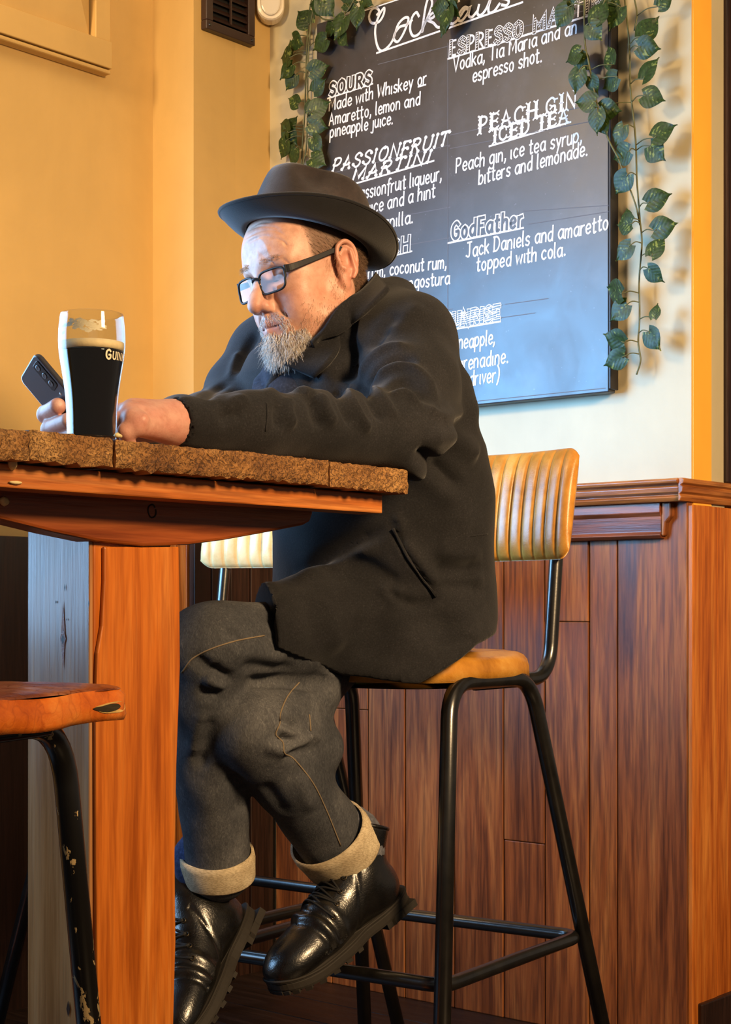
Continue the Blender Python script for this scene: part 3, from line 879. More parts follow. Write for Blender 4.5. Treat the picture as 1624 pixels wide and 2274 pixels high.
# ------------------------------------------------------------------ high pub table
T0 = np.array([0.0636, 2.35]); TW, TL, TZ = 0.84, 1.25, 1.10
o_ = T0 - E2 * TW
FT = frame((o_[0], o_[1], 0), E2)                                   # x along the near end edge, y along the table, z up
tb = empty('pub_table', FT, 'high rustic pub table with rough plank top on orange pine trestle legs', 'table')
edges = [0.0] + [hit(FT, u, 1000, 0)[0] for u in (70, 258, 515, 735)] + [TW]
for i in range(len(edges) - 1):
    dz = (-.0012, .0006, -.0004, .0010, -.0006)[i]; dy = (.0, .0025, .0, .0018, .0006)[i]
    me = bpy.data.meshes.new('top_plank'); bm = bmesh.new()
    x0, x1 = edges[i] + .0008, edges[i + 1] - .0008
    nx, nz = max(6, int((x1 - x0) / .006)), 6
    g = {}
    for a in range(nx + 1):
        for b in range(nz + 1):
            x = x0 + (x1 - x0) * a / nx; z = TZ + dz - .034 + .034 * b / nz
            edge = (b in (0, nz)) or (a in (0, nx))
            y = dy + RNG.normal(0, .0009) + (.0022 if edge else 0)
            zz = z + (RNG.normal(0, .0006) if b == nz else (RNG.normal(0, .0012) if b == 0 else 0))
            g[a, b] = bm.verts.new((x, y, zz))
    for a in range(nx):
        for b in range(nz): bm.faces.new((g[a, b], g[a + 1, b], g[a + 1, b + 1], g[a, b + 1]))
    back = {}
    for a in range(nx + 1):
        back[a, 0] = bm.verts.new((g[a, 0].co.x, TL, TZ + dz - .034)); back[a, 1] = bm.verts.new((g[a, nz].co.x, TL, TZ + dz))
    for a in range(nx):
        f1 = bm.faces.new((g[a, nz], g[a + 1, nz], back[a + 1, 1], back[a, 1])); f1.material_index = 1
        f2 = bm.faces.new((g[a + 1, 0], g[a, 0], back[a, 0], back[a + 1, 0])); f2.material_index = 1
        f3 = bm.faces.new((back[a + 1, 0], back[a, 0], back[a, 1], back[a + 1, 1])); f3.material_index = 0
    for a, sgn in ((0, 1), (nx, -1)):
        col = [g[a, b] for b in range(nz + 1)]
        f = [*col, back[a, 1], back[a, 0]]
        ff = bm.faces.new(f if sgn > 0 else f[::-1]); ff.material_index = 1
    bm.to_mesh(me); bm.free()
    me.materials.append(M['end_grain']); me.materials.append(M['wood_top'])
    ob = bpy.data.objects.new('top_plank', me); link(ob, tb)
xb = hit(FT, 850, 1100, -.03)[0]
MB().box((.03, .03, TZ - .064), (xb, .075, TZ - .0365)).obj('batten', M['wood_batten'], tb, bevel=.002)
MB().box((.03, TL - .075, TZ - .064), (xb, TL - .03, TZ - .0365)).obj('batten', M['wood_batten'], tb, bevel=.002)
half = [(696, 1112), (696, 1140), (690, 1158), (676, 1166), (600, 1181), (500, 1199), (420, 1210), (320, 1213)]
hp = [hit(FT, u, v, -.10) for u, v in half]
xc = hp[-1][0]
poly = [(x, min(z, TZ - .038)) for x, z in hp] + [(2 * xc - x, min(z, TZ - .038)) for x, z in hp[-2::-1]]
poly[0] = (poly[0][0], TZ - .038); poly[-1] = (poly[-1][0], TZ - .038)
L_ = [(232, 1214), (232, 1290), (227, 1390), (217, 1450), (213, 1600), (214, 1900), (218, 2274)]
R_ = [(398, 1214), (400, 1340), (401, 1480), (393, 1700), (389, 1900), (391, 2090), (386, 2274)]
lp = [hit(FT, u, v, -.1065) for u, v in L_]; rp = [hit(FT, u, v, -.1065) for u, v in R_]
ff = [(lp[-1][0], .0)] + lp[::-1] + rp + [(rp[-1][0], .0)]
lx = hit(FT, 209, 1500, -.112)[0]; rx = rp[3][0] - .004
for flip in (0, 1):
    def yy(a, b): return (a, b) if not flip else (TL - b, TL - a)
    MB().prism(poly, *yy(.100, .142)).obj('bracket', M['wood_bracket'], tb, bevel=.004)
    MB().prism(ff, *yy(.1065, .113)).obj('leg_face_board', M['wood_post'], tb, bevel=.002)
    y0, y1 = yy(.112, .238)
    po = MB().box((lx, y0 + .001, 0), (rx, y1, TZ - .075)).obj('leg', M['wood_post'], tb, bevel=.003)
    MB().box((lx, yy(.1425, .238)[0], TZ - .074), (rx, yy(.1425, .238)[1], TZ - .0365)).obj('leg_head', M['wood_post'], tb, bevel=.003)
    # side board with an open knot on the window side
    MB().box((lx - .006, yy(.1435, .238)[0] - (.030 if not flip else 0), .0), (lx, y1, TZ - .0755)).obj('leg_side_board', M['wood_side_glare'] if 'wood_side_glare' in M else M['wood_bracket'], tb, bevel=.002)
    MB().box((lx - .006, yy(.1435, .238)[0], TZ - .075), (lx, y1, TZ - .038)).obj('leg_side_board', M['wood_side_glare'], tb)
    MB().box((xc - .34, yy(.10, .17)[0], 0), (xc + .34, yy(.10, .17)[1], .07)).obj('foot', M['wood_post'], tb, bevel=.006)
def lump(name, center, r, mat, parent, seed):
    rng = np.random.default_rng(seed); bm = bmesh.new(); bmesh.ops.create_icosphere(bm, subdivisions=2, radius=1)
    for v in bm.verts:
        k = 1 + rng.normal(0, .13); v.co = Vector((v.co.x * r[0] * k, v.co.y * r[1] * k, v.co.z * r[2] * k)) + Vector(center)
    me = bpy.data.meshes.new(name); bm.to_mesh(me); bm.free()
    return mobj(name, me, mat, parent, True)
for k, (u, v, off, r) in enumerate(((28, 1029, -.028, (.0058, .005, .008)), (9, 1113, -.098, (.006, .005, .006)), (34, 1072, -.029, (.009, .004, .0022)), (584, 1110, -.098, (.009, .004, .003)), (262, 967, .001, (.006, .004, .003)))):
    x, z = hit(FT, u, v, off); lump('chewing_gum', (x, -off, z), r, M['gum'], tb, k)
# open knot ring on the bracket
x, z = hit(FT, 338, 1135, -.0995)
kn = MB(); kn.tube([np.array([x + .0068 * math.cos(a) * (1 - .1 * math.sin(2 * a)), .0998, z + .0085 * math.sin(a)]) for a in np.linspace(.6, 6.6, 16)], .0011, 5)
kn.obj('knot', M['wood_dark'], tb)

# the dark spindle-shaped knot and nail holes in the side board, which is paled for the window glare
def side_pt(u, v):
    n = np.array(FT.col[0])[:3]; o = np.array(FT @ Vector((lx - .0068, 0, 0)))
    d = np.array([(u - 812) / FPX, 1.0, (HORIZON - v) / FPX]); c = np.array([0, 0, CAM_H])
    return np.array(FT.inverted() @ V3(c + d * (n.dot(o - c) / n.dot(d))))
for (u, v, a, b, mt_) in ((140, 1412, 4.5, 78, 'wood_bracket'), (140, 1418, 6.5, 24, 'wood_bracket'), (140, 1420, 4, 11, 'wood_dark'), (152, 2240, 4, 18, 'wood_dark'), (125, 1337, 1.6, 4, 'wood_dark'), (144, 1305, 1.2, 9, 'wood_dark'), (198, 1340, 1.4, 9, 'wood_dark'), (149, 1376, 1.3, 3, 'wood_dark')):
    k_ = .00015 * (1 + (mt_ == 'wood_dark') + (b < 30))
    q = []
    for i in range(20):
        th = 2 * math.pi * i / 20; c, s = math.cos(th), math.sin(th)
        q.append(side_pt(u + a * c * (1 - .75 * abs(s)), v + b * s) - np.array([k_, 0, 0]))
    MB().add([np.mean(q, 0)] + q, [(0, 1 + i, 1 + (i + 1) % 20) for i in range(20)]).obj('knot', M[mt_], tb)

# ------------------------------------------------------------------ stools
def pad_seat(half, th, z0, rib, p=3.6):
    """rounded square pad with ribs running front to back; bottom flat"""
    nth, vs, fs = 96, [], []
    rings = [1.0, 1.0, .985, .955, .91, .84, .75, .64, .52, .4, .28, .16, .06]
    hs = [0.0, .42, .66, .82, .92, .98, 1.0, 1.0, .99, .98, .97, .97, .97]
    def bound(t):
        c, s = math.cos(t), math.sin(t)
        k = (abs(c) ** p + abs(s) ** p) ** (-1 / p); return c * k * half, s * k * half
    for r, h in zip(rings, hs):
        for k in range(nth):
            x, y = bound(2 * math.pi * k / nth); x *= r; y *= r
            ph = abs(math.sin(math.pi * y / rib))
            g = (1 - ph) ** 2.5 * min(1, max(0, (x + half * .92) / .04)) * min(1, h * 1.6)
            out = 1 - .020 * g if r > .9 else 1
            vs.append((x * out, y, z0 + th * h - .0055 * g))
    n = len(rings)
    for i in range(n - 1):
        for k in range(nth):
            k2 = (k + 1) % nth; fs.append((i * nth + k, i * nth + k2, (i + 1) * nth + k2, (i + 1) * nth + k))
    fs.append(tuple((n - 1) * nth + k for k in range(nth))); fs.append(tuple(range(nth - 1, -1, -1)))
    return vs, fs
def backrest_pad(w, zlo, zhi, th, rib, x0=-.285, bow=.055, lean=.04):
    """curved ribbed pad, hollow side forwards"""
    ns, ntv = 168, 14
    def surf(s, t, front):
        y = s * w / 2
        zz = (t + 1) / 2
        ce = max(0, abs(s) - .86) / .14                           # rounded corners
        zsc = 1 - .16 * ce ** 2.4
        z = (zlo + zhi) / 2 + (zhi - zlo) / 2 * t * zsc
        xc = x0 + bow * s * s - lean * zz
        e = (1 - abs(t) ** 6) ** .5 * (1 - max(0, abs(s)) ** 14) ** .5
        if front:
            ph = abs(math.sin(math.pi * (y - w / 2) / rib)); g = (1 - ph) ** 4.0 * (1 if abs(y) < w / 2 - rib * .8 else 0)
            return (xc + th * .5 * e + .010 * (1 - t * t) * e - .0062 * g * e + .0016 * ph * e, y, z)
        return (xc - th * .5 * e, y, z)
    vs, fs = [], []
    for fr in (True, False):
        for i in range(ns + 1):
            for j in range(ntv + 1):
                vs.append(surf(-1 + 2 * i / ns, -math.cos(math.pi * j / ntv) if True else 0, fr))
    m = (ns + 1) * (ntv + 1); q = ntv + 1
    for i in range(ns):
        for j in range(ntv):
            a = i * q + j
            fs.append((a, a + q, a + q + 1, a + 1)); fs.append((m + a, m + a + 1, m + a + q + 1, m + a + q))
    for i in range(ns):
        for j in (0, ntv):
            a = i * q + j; fs.append((a, m + a, m + a + q, a + q) if j == 0 else (a, a + q, m + a + q, m + a))
    for j in range(ntv):
        for i in (0, ns):
            a = i * q + j; fs.append((a, a + 1, m + a + 1, m + a) if i == 0 else (a, m + a, m + a + 1, a + 1))
    return vs, fs
def make_stool(label, seat_mat, back_mat, leg_mat, with_back=True, torn=False, top=.12, ring=.23, ty=.185, R=.0135, rty=.235):
    t = empty('bar_stool', None, label, 'stool', 'industrial bar stools around the pub table')
    zt = .782
    f = (.785 - 0) / (.785 - .33)
    for sy in (-1, 1):
        fx, fy = top + (ring - top) * f, ty + (rty - ty) * f
        pts = round_path([(fx, sy * fy, .006), (top + .012, sy * ty, zt), (-top - .012, sy * ty, zt), (-fx, sy * fy, .006)], .075, 8)
        b = MB().tube(pts, R, 16); b.obj('leg_loop', leg_mat, t, smooth=True)
        for sx in (-1, 1):
            MB().lathe([(0, 0), (.016, 0), (.016, .022), (.0138, .03)], 16, (sx * fx, sy * fy, 0)).obj('foot_cap', M['black_metal'], t, smooth=True)
    r2 = ring - .004; y2 = rty - .004
    b = MB().tube(round_path([(0, y2, .33), (r2, y2, .33), (r2, -y2, .33), (-r2, -y2, .33), (-r2, y2, .33), (0, y2, .33)], .035, 6)[:-1], .0115, 14, closed=True)
    b.obj('foot_ring', leg_mat, t, smooth=True)
    for sx in (-.07, .07):
        MB().tube([np.array([sx, -ty, zt - .002]), np.array([sx, ty, zt - .002])], .011, 10).obj('cross_bar', leg_mat, t, smooth=True)
    # seat tray under the pad
    tr = MB(); v_, f_ = pad_seat(.165, .012, .771, 9.0); tr.add(v_, f_); tr.obj('seat_tray', M['black_metal'], t, smooth=True)
    if not torn:
        v_, f_ = pad_seat(.198, .047, .782, .036)
        MB().add(v_, f_).obj('seat', seat_mat, t, smooth=True)
    if with_back:
        for sy in (-1, 1):
            pts = round_path([(.02, sy * .165, .777), (-.235, sy * .168, .777), (-.262, sy * .168, .99), (-.287, sy * .164, 1.12)], .07, 8)
            MB().tube(pts, .0125, 14).obj('back_post', leg_mat, t, smooth=True)
        v_, f_ = backrest_pad(.42, .985, 1.185, .034, .0280)
        MB().add(v_, f_).obj('backrest', back_mat, t, smooth=True)
    return t
def place(t, c, hdir):
    h = Vector((hdir[0], hdir[1], 0)).normalized(); l = Vector((-h.y, h.x, 0))
    m = Matrix((h, l, Vector((0, 0, 1)))).transposed().to_4x4(); m.translation = (c[0], c[1], 0)
    t.matrix_world = m
H_ST = (-.56, -.83)
s1 = make_stool('tan ribbed leather bar stool with black legs that the man sits on', M['leather_tan'], M['leather_tan'], M['black_metal'])
place(s1, (.053, 2.772), H_ST)
s2 = make_stool('cream ribbed leather bar stool behind the table, mostly hidden by the seated man', M['leather_cream'], M['leather_cream'], M['black_metal'])
place(s2, (-.325, 3.195), (-.60, -.80))
s3 = make_stool('worn orange leather stool with a torn seat corner, at the front left of the table', None, None, M['chipped_metal'], with_back=False, torn=True, top=.10, ring=.150, ty=.150, R=.0130, rty=.172)
place(s3, (-.495, 1.635), (-.335, -.942))
# its seat: sharp-cornered slab, worn top, orange sides, torn corner with the foam showing
sh, zs0, zs1 = .197, .782, .815
nb = 44
def slab(p, half, z0, z1):
    vs, fs = [], []; n = 120
    lev = [(1.0, z0), (1.012, z0 + .006), (1.016, (z0 + z1) / 2), (1.008, z1 - .006), (.994, z1 - .001)]
    for r, z in lev:
        for k in range(n):
            t = 2 * math.pi * k / n; c, s = math.cos(t), math.sin(t)
            q = (abs(c) ** p + abs(s) ** p) ** (-1 / p) * half * r
            w = 1 + .006 * math.sin(9 * t + z * 900) + .004 * math.sin(23 * t)
            vs.append((c * q * w, s * q * w, z + .0015 * math.sin(7 * t)))
    for i in range(len(lev) - 1):
        for k in range(n):
            k2 = (k + 1) % n; fs.append((i * n + k, i * n + k2, (i + 1) * n + k2, (i + 1) * n + k))
    fs.append(tuple(range(n - 1, -1, -1)))
    return vs, fs, n, lev
v_, f_, n_, lev = slab(9, sh, zs0, zs1)
MB().add(v_, f_).obj('seat_side', M['leather_orange'], s3, smooth=True)
vs, fs = [], []
for r, dz in ((.996, -.0006), (.985, .0012), (.94, .003), (.8, .005), (.6, .006), (.4, .0062), (.2, .006), (.02, .006)):
    for k in range(n_):
        t = 2 * math.pi * k / n_; c, s = math.cos(t), math.sin(t)
        q = (abs(c) ** 9 + abs(s) ** 9) ** (-1 / 9) * sh * r
        vs.append((c * q, s * q, zs1 + dz + .0009 * math.sin(31 * c * q * 9 + 17 * s * q * 8) * (r < .95)))
for i in range(7):
    for k in range(n_):
        k2 = (k + 1) % n_; fs.append((i * n_ + k, i * n_ + k2, (i + 1) * n_ + k2, (i + 1) * n_ + k))
fs.append(tuple(7 * n_ + k for k in range(n_)))
tp = MB().add(vs, fs).obj('seat_top', M['leather_worn'], s3, smooth=True); tp['label'] = 'cracked worn brown top of the seat'

# the tear at its corner: dark slit with foam at the end
def slit(name, px, mat, parent, src, off):
    bv = BVHTree.FromPolygons([tuple(src.matrix_world @ Vector(v.co)) for v in src.data.vertices], [tuple(p.vertices) for p in src.data.polygons])
    pts = []
    for u, v in spline(np.array(px, float), 3, closed=True):
        d = Vector(((u - 812) / FPX, 1.0, (HORIZON - v) / FPX)).normalized()
        p, n, i, t = bv.ray_cast(Vector((0, 0, CAM_H)), d)
        if p is not None: pts.append(p - d * off)
    if len(pts) < 4: return
    iv = parent.matrix_world.inverted(); q = [iv @ p for p in pts]; c = sum(q, Vector()) / len(q)
    n = len(q); MB().add([c] + q, [(0, 1 + k, 1 + (k + 1) % n) for k in range(n)]).obj(name, mat, parent)
bpy.context.view_layer.update()
ss = [c for c in s3.children if c.name.startswith('seat_side')][0]
slit('tear_foam', [(210, 1572), (230, 1564), (250, 1559), (270, 1558), (279, 1568), (272, 1580), (252, 1583), (228, 1583)], M['foam'], s3, ss, .0012)
slit('tear', [(207, 1573), (228, 1568), (246, 1563), (263, 1563), (268, 1570), (258, 1577), (240, 1581), (220, 1579)], plain('tear_dark', srgb(52, 42, 24), .9), s3, ss, .0020)
# ------------------------------------------------------------------ pint of stout
gc = P(204, 1000, 2.0); gc[2] = TZ + .0012
pg = empty('pint_glass', Matrix.Translation(V3(gc)), 'curved pint glass of black stout with a cream head standing on the table', 'glass')
prof = spline([(.0285, .0), (.0300, .006), (.0306, .02), (.0312, .042), (.0330, .064), (.0362, .086), (.0394, .106), (.0409, .122), (.0407, .138), (.0395, .150), (.0385, .1585)], 4)
def rad(z): return float(np.interp(z, prof[:, 1], prof[:, 0]))
WT = .0012
inner = [(r - WT, z) for r, z in prof if z > .0045]
full = [(0, .0)] + [tuple(p) for p in prof] + [(.0377, .1592), (.0368, .1588)] + inner[::-1][1:] + [(inner[0][0] - .003, .0035), (0, .003)]
def glass_mat():
    t = NT('clear_glass'); B = t.b.inputs
    tr = t.new('ShaderNodeBsdfTransparent'); tr.inputs[0].default_value = (.96, .97, .96, 1)
    gs = t.new('ShaderNodeBsdfGlossy'); gs.inputs['Roughness'].default_value = .03
    lw = t.new('ShaderNodeLayerWeight'); lw.inputs[0].default_value = .5
    pw = t.new('ShaderNodeMath', operation='POWER'); t.link(lw.outputs['Facing'], pw.inputs[0]); pw.inputs[1].default_value = 3.2
    fr_ = t.new('ShaderNodeMath', operation='MULTIPLY_ADD'); t.link(pw.outputs[0], fr_.inputs[0]); fr_.inputs[1].default_value = .62; fr_.inputs[2].default_value = .035; mx = t.new('ShaderNodeMixShader')
    t.link(fr_.outputs[0], mx.inputs[0]); t.link(tr.outputs[0], mx.inputs[1]); t.link(gs.outputs[0], mx.inputs[2])
    t.link(mx.outputs[0], t.n['Material Output'].inputs[0]); return t.m
M['glass'] = glass_mat()
MB().lathe(full, 64).obj('glass', M['glass'], pg, smooth=True)
ZB, ZF = .1135, .1225
bp = [(0, .0042)] + [(r - WT - .0004, z) for r, z in prof if .0055 < z < ZB] + [(rad(ZB) - WT - .0004, ZB), (0, ZB)]
MB().lathe(bp, 64).obj('stout', plain('stout', srgb(13, 7, 6), .06, spec=.6), pg, smooth=True)
fp = [(0, ZB + .0002), (rad(ZB) - WT - .0004, ZB + .0002), (rad(.118) - WT - .0004, .118), (rad(ZF) - WT - .0004, ZF + .0012), (rad(ZF) - WT - .003, ZF), (0, ZF)]
MB().lathe(fp, 64).obj('foam_head', plain('stout_foam', srgb(238, 214, 168), .7, nscale=120, namp=.08, bump=.2, bscale=300), pg, smooth=True)
# lace of foam left inside the glass above the head
lm = MB()
for k in range(46):
    th = math.radians(RNG.normal(2, 22)); zc = float(np.clip(RNG.normal(.1400, .0042), .131, .150))
    n = 7; rr = rad(zc) - WT - .0003; cen = None; ring_ = []
    for a in range(n):
        ra = RNG.uniform(.0012, .0042); t2 = th + ra * 1.7 * math.cos(2 * math.pi * a / n) / rr; z2 = zc + ra * .7 * math.sin(2 * math.pi * a / n)
        ring_.append((rr * math.sin(t2), -rr * math.cos(t2), z2))
    lm.add([tuple(np.mean(ring_, 0))] + ring_, [(0, 1 + a, 1 + (a + 1) % n) for a in range(n)])
lo = lm.obj('foam_lace', plain('foam_lace', srgb(240, 226, 196), .8), pg)
# lettering printed on the glass
def wrap_letters(text, th0, z0, cap):
    mb = MB(); th = th0
    for i, ch in enumerate(text):
        w, st = G[ch]; sc = cap / 10 * (1.25 if i == 0 else 1.0); wd = w * sc
        def put(p, wdt):
            p = np.array(p) * sc
            q = [np.array([x, z]) for x, z in p]
            for a, b in zip(q, q[1:]):
                t = unit(b - a); n = np.array([-t[1], t[0]]) * wdt / 2
                qq = []
                for c in (a - t * wdt * .3 + n, a - t * wdt * .3 - n, b + t * wdt * .3 - n, b + t * wdt * .3 + n):
                    z = z0 + c[1] - (.0 if i else cap * .06); r = rad(z) + .0003; ang = th + c[0] / r
                    qq.append((r * math.sin(ang), -r * math.cos(ang), z))
                mb.add(qq, [(3, 2, 1, 0)])
        for k, s in enumerate(st):
            s = [np.array(p) for p in s]
            pts = spline(s, 5) if ch in 'GSU' and len(s) > 2 else s
            vert = len(s) == 2 and abs(s[0][0] - s[1][0]) < .5
            put(pts, sc * (2.0 if (vert or ch in 'GSU') else 1.1))
            for e in (s[0], s[-1]):
                if ch in 'UINE' and (abs(e[1]) < .5 or e[1] > 9.4): put([(e[0] - 1.2, e[1]), (e[0] + 1.2, e[1])], sc * .6)
        th += (wd + sc * 2.4) / rad(z0)
    return mb
wrap_letters('GUINNESS', math.radians(35), .1005, .0088).obj('lettering', plain('cream_print', srgb(240, 226, 196), .5), pg)

# ------------------------------------------------------------------ phone held in the right hand
pn_ = unit(np.array([-.60, -.62, -.50]))                              # its back faces the camera
pl_ = unit(np.array([-.60, .0, .70]) - pn_ * np.dot(pn_, np.array([-.60, .0, .70])))
pw_ = np.cross(pl_, pn_)
ptop = P(73, 822, 2.20)
pc = ptop - pl_ * .066
mt = Matrix((pw_, pl_, pn_)).transposed().to_4x4(); mt.translation = V3(pc)
ph = empty('mobile_phone', mt, 'dark mobile phone held upright in the hand behind the pint glass', 'phone')
def rrect(w, h, r, n=6):
    out = []
    for cx, cy, a0 in ((w - r, h - r, 0), (-w + r, h - r, 90), (-w + r, -h + r, 180), (w - r, -h + r, 270)):
        out += [(cx + r * math.cos(math.radians(a0 + 90 * k / n)), cy + r * math.sin(math.radians(a0 + 90 * k / n))) for k in range(n + 1)]
    return out
MB().prism(rrect(.034, .075, .010), -.0042, .0036, axes=(0, 1, 2)).obj('case', plain('phone_case', srgb(44, 44, 52), .28, spec=.6, coat=.4), ph, bevel=.0022)
MB().prism(rrect(.032, .073, .009), -.0048, -.004, axes=(0, 1, 2)).obj('screen', plain('phone_screen', srgb(20, 22, 28), .1), ph)
cm = MB().prism([(x + .019, y + .045) for x, y in rrect(.009, .022, .004)], .0036, .0046, axes=(0, 1, 2)).obj('camera_bump', plain('phone_camera', srgb(22, 26, 26), .15), ph, bevel=.0008)
for k in range(3):
    MB().lathe([(0, .0046), (.0045, .0046), (.0045, .0052), (.0036, .0052), (0, .0049)], 16, (.019, .032 + .0135 * k, 0)).obj('lens', M['black_metal'], cm, smooth=True)
MB().lathe([(0, .0036), (.0022, .0036), (.0018, .0041), (0, .0041)], 12, (.019, .0135, 0)).obj('flash', plain('flash_led', srgb(230, 224, 208), .3), ph, smooth=True)
# ------------------------------------------------------------------ sculpting with distance fields
class SDF:
    def __init__(s, lo, hi, h):
        s.lo = np.array(lo, float); s.h = h
        s.n = np.ceil((np.array(hi, float) - s.lo) / h).astype(int) + 1
        s.d = np.full(s.n, 9.0, np.float32)
        s.ax = [s.lo[i] + h * np.arange(s.n[i], dtype=np.float32) for i in range(3)]
    def _sl(s, lo, hi):
        a = np.clip(np.floor((np.asarray(lo) - s.lo) / s.h).astype(int), 0, s.n)
        b = np.clip(np.ceil((np.asarray(hi) - s.lo) / s.h).astype(int) + 1, 0, s.n)
        sl = tuple(slice(int(a[i]), int(b[i])) for i in range(3))
        X = s.ax[0][sl[0]][:, None, None]; Y = s.ax[1][sl[1]][None, :, None]; Z = s.ax[2][sl[2]][None, None, :]
        return sl, X, Y, Z
    def _mix(s, sl, q, k, mode):
        d = s.d[sl]
        if mode == 'add':
            if k > 0:
                hh = np.maximum(k - np.abs(d - q), 0) / k; s.d[sl] = np.minimum(d, q) - hh * hh * k * .25
            else: s.d[sl] = np.minimum(d, q)
        else:
            q = -q
            if k > 0:
                hh = np.maximum(k - np.abs(d - q), 0) / k; s.d[sl] = np.maximum(d, q) + hh * hh * k * .25
            else: s.d[sl] = np.maximum(d, q)
    def cone(s, a, b, ra, rb=None, k=.01, mode='add'):
        a = np.asarray(a, np.float32); b = np.asarray(b, np.float32); rb = ra if rb is None else rb
        m = max(ra, rb) + k + 3 * s.h
        sl, X, Y, Z = s._sl(np.minimum(a, b) - m, np.maximum(a, b) + m)
        ba = b - a; L = float(ba.dot(ba)) + 1e-9
        px, py, pz = X - a[0], Y - a[1], Z - a[2]
        t = np.clip((px * ba[0] + py * ba[1] + pz * ba[2]) / L, 0, 1)
        q = np.sqrt((px - t * ba[0]) ** 2 + (py - t * ba[1]) ** 2 + (pz - t * ba[2]) ** 2) - (ra + t * (rb - ra))
        s._mix(sl, q.astype(np.float32), k, mode); return s
    def path(s, pts, rs, k=.01, mode='add'):
        for i in range(len(pts) - 1): s.cone(pts[i], pts[i + 1], rs[i], rs[i + 1], k, mode)
        return s
    def ell(s, c, r, k=.01, mode='add', rot=None):
        c = np.asarray(c, np.float32); r = np.asarray(r, np.float32); m = r.max() + k + 3 * s.h
        sl, X, Y, Z = s._sl(c - m, c + m)
        px, py, pz = X - c[0], Y - c[1], Z - c[2]
        if rot is not None:
            R = np.asarray(rot)                                     # rows: the ellipsoid's own axes
            px, py, pz = [R[i][0] * px + R[i][1] * py + R[i][2] * pz for i in range(3)]
        k0 = np.sqrt((px / r[0]) ** 2 + (py / r[1]) ** 2 + (pz / r[2]) ** 2)
        k1 = np.sqrt((px / r[0] ** 2) ** 2 + (py / r[1] ** 2) ** 2 + (pz / r[2] ** 2) ** 2) + 1e-6
        s._mix(sl, (k0 * (k0 - 1) / k1).astype(np.float32), k, mode); return s
    def loft(s, rows, l, k=.02):
        """stack of ellipses: rows (x, y, z, half width along l, half width across)"""
        r = np.array(sorted(rows, key=lambda q: q[2]), float); z = s.ax[2]
        cx, cy, wl, wh = [np.interp(z, r[:, 2], r[:, i]).astype(np.float32)[None, None, :] for i in (0, 1, 3, 4)]
        h = (-l[1], l[0])
        X = s.ax[0][:, None, None] - cx; Y = s.ax[1][None, :, None] - cy
        a = X * l[0] + Y * l[1]; b = X * h[0] + Y * h[1]
        k0 = np.sqrt((a / wl) ** 2 + (b / wh) ** 2); k1 = np.sqrt((a / wl ** 2) ** 2 + (b / wh ** 2) ** 2) + 1e-6
        q = k0 * (k0 - 1) / k1
        q = np.maximum(q, np.maximum(r[0, 2] - z, z - r[-1, 2])[None, None, :])
        s._mix((slice(None),) * 3, q.astype(np.float32), k, 'add'); return s
    def mesh(s):
        d = s.d; ins = d < 0
        c = np.zeros(tuple(np.array(d.shape) - 1), np.int8)
        offs = [(i, j, k) for i in (0, 1) for j in (0, 1) for k in (0, 1)]
        sh = c.shape
        for o in offs: c += ins[o[0]:o[0] + sh[0], o[1]:o[1] + sh[1], o[2]:o[2] + sh[2]]
        act = (c > 0) & (c < 8); idx = np.argwhere(act)
        idm = np.full(sh, -1, np.int32); idm[act] = np.arange(len(idx))
        acc = np.zeros((len(idx), 3)); cnt = np.zeros(len(idx))
        for o1 in offs:
            for ax in range(3):
                if o1[ax]: continue
                o2 = list(o1); o2[ax] = 1
                d1 = d[idx[:, 0] + o1[0], idx[:, 1] + o1[1], idx[:, 2] + o1[2]]; d2 = d[idx[:, 0] + o2[0], idx[:, 1] + o2[1], idx[:, 2] + o2[2]]
                m = (d1 < 0) != (d2 < 0)
                t = d1[m] / (d1[m] - d2[m]); p = np.tile(np.array(o1, float), (m.sum(), 1)); p[:, ax] += t
                acc[m] += p; cnt[m] += 1
        V = s.lo + s.h * (idx + acc / cnt[:, None]); F = []
        for ax in range(3):
            a1, a2 = (ax + 1) % 3, (ax + 2) % 3
            A = np.take(ins, range(0, d.shape[ax] - 1), ax); B = np.take(ins, range(1, d.shape[ax]), ax)
            e = np.argwhere(A != B); e = e[(e[:, a1] > 0) & (e[:, a2] > 0) & (e[:, a1] < sh[a1]) & (e[:, a2] < sh[a2])]
            q = []
            for (b1, b2) in ((-1, -1), (0, -1), (0, 0), (-1, 0)):
                f = e.copy(); f[:, a1] += b1; f[:, a2] += b2; q.append(idm[f[:, 0], f[:, 1], f[:, 2]])
            q = np.stack(q, 1); fl = ~ins[e[:, 0], e[:, 1], e[:, 2]]; q[fl] = q[fl][:, ::-1]; F.append(q)
        return V, np.vstack(F)
def fnormals(V, F):
    n = np.cross(V[F[:, 2]] - V[F[:, 0]], V[F[:, 3]] - V[F[:, 1]]); N = np.zeros_like(V)
    for i in range(4): np.add.at(N, F[:, i], n)
    return N / (np.linalg.norm(N, axis=1)[:, None] + 1e-12)
def relax(V, F, it=2, lam=.5):
    E = np.vstack([F[:, [0, 1]], F[:, [1, 2]], F[:, [2, 3]], F[:, [3, 0]]])
    for _ in range(it):
        S = np.zeros_like(V); c = np.zeros(len(V))
        np.add.at(S, E[:, 0], V[E[:, 1]]); np.add.at(c, E[:, 0], 1); np.add.at(S, E[:, 1], V[E[:, 0]]); np.add.at(c, E[:, 1], 1)
        V = V * (1 - lam) + lam * S / c[:, None]
    return V
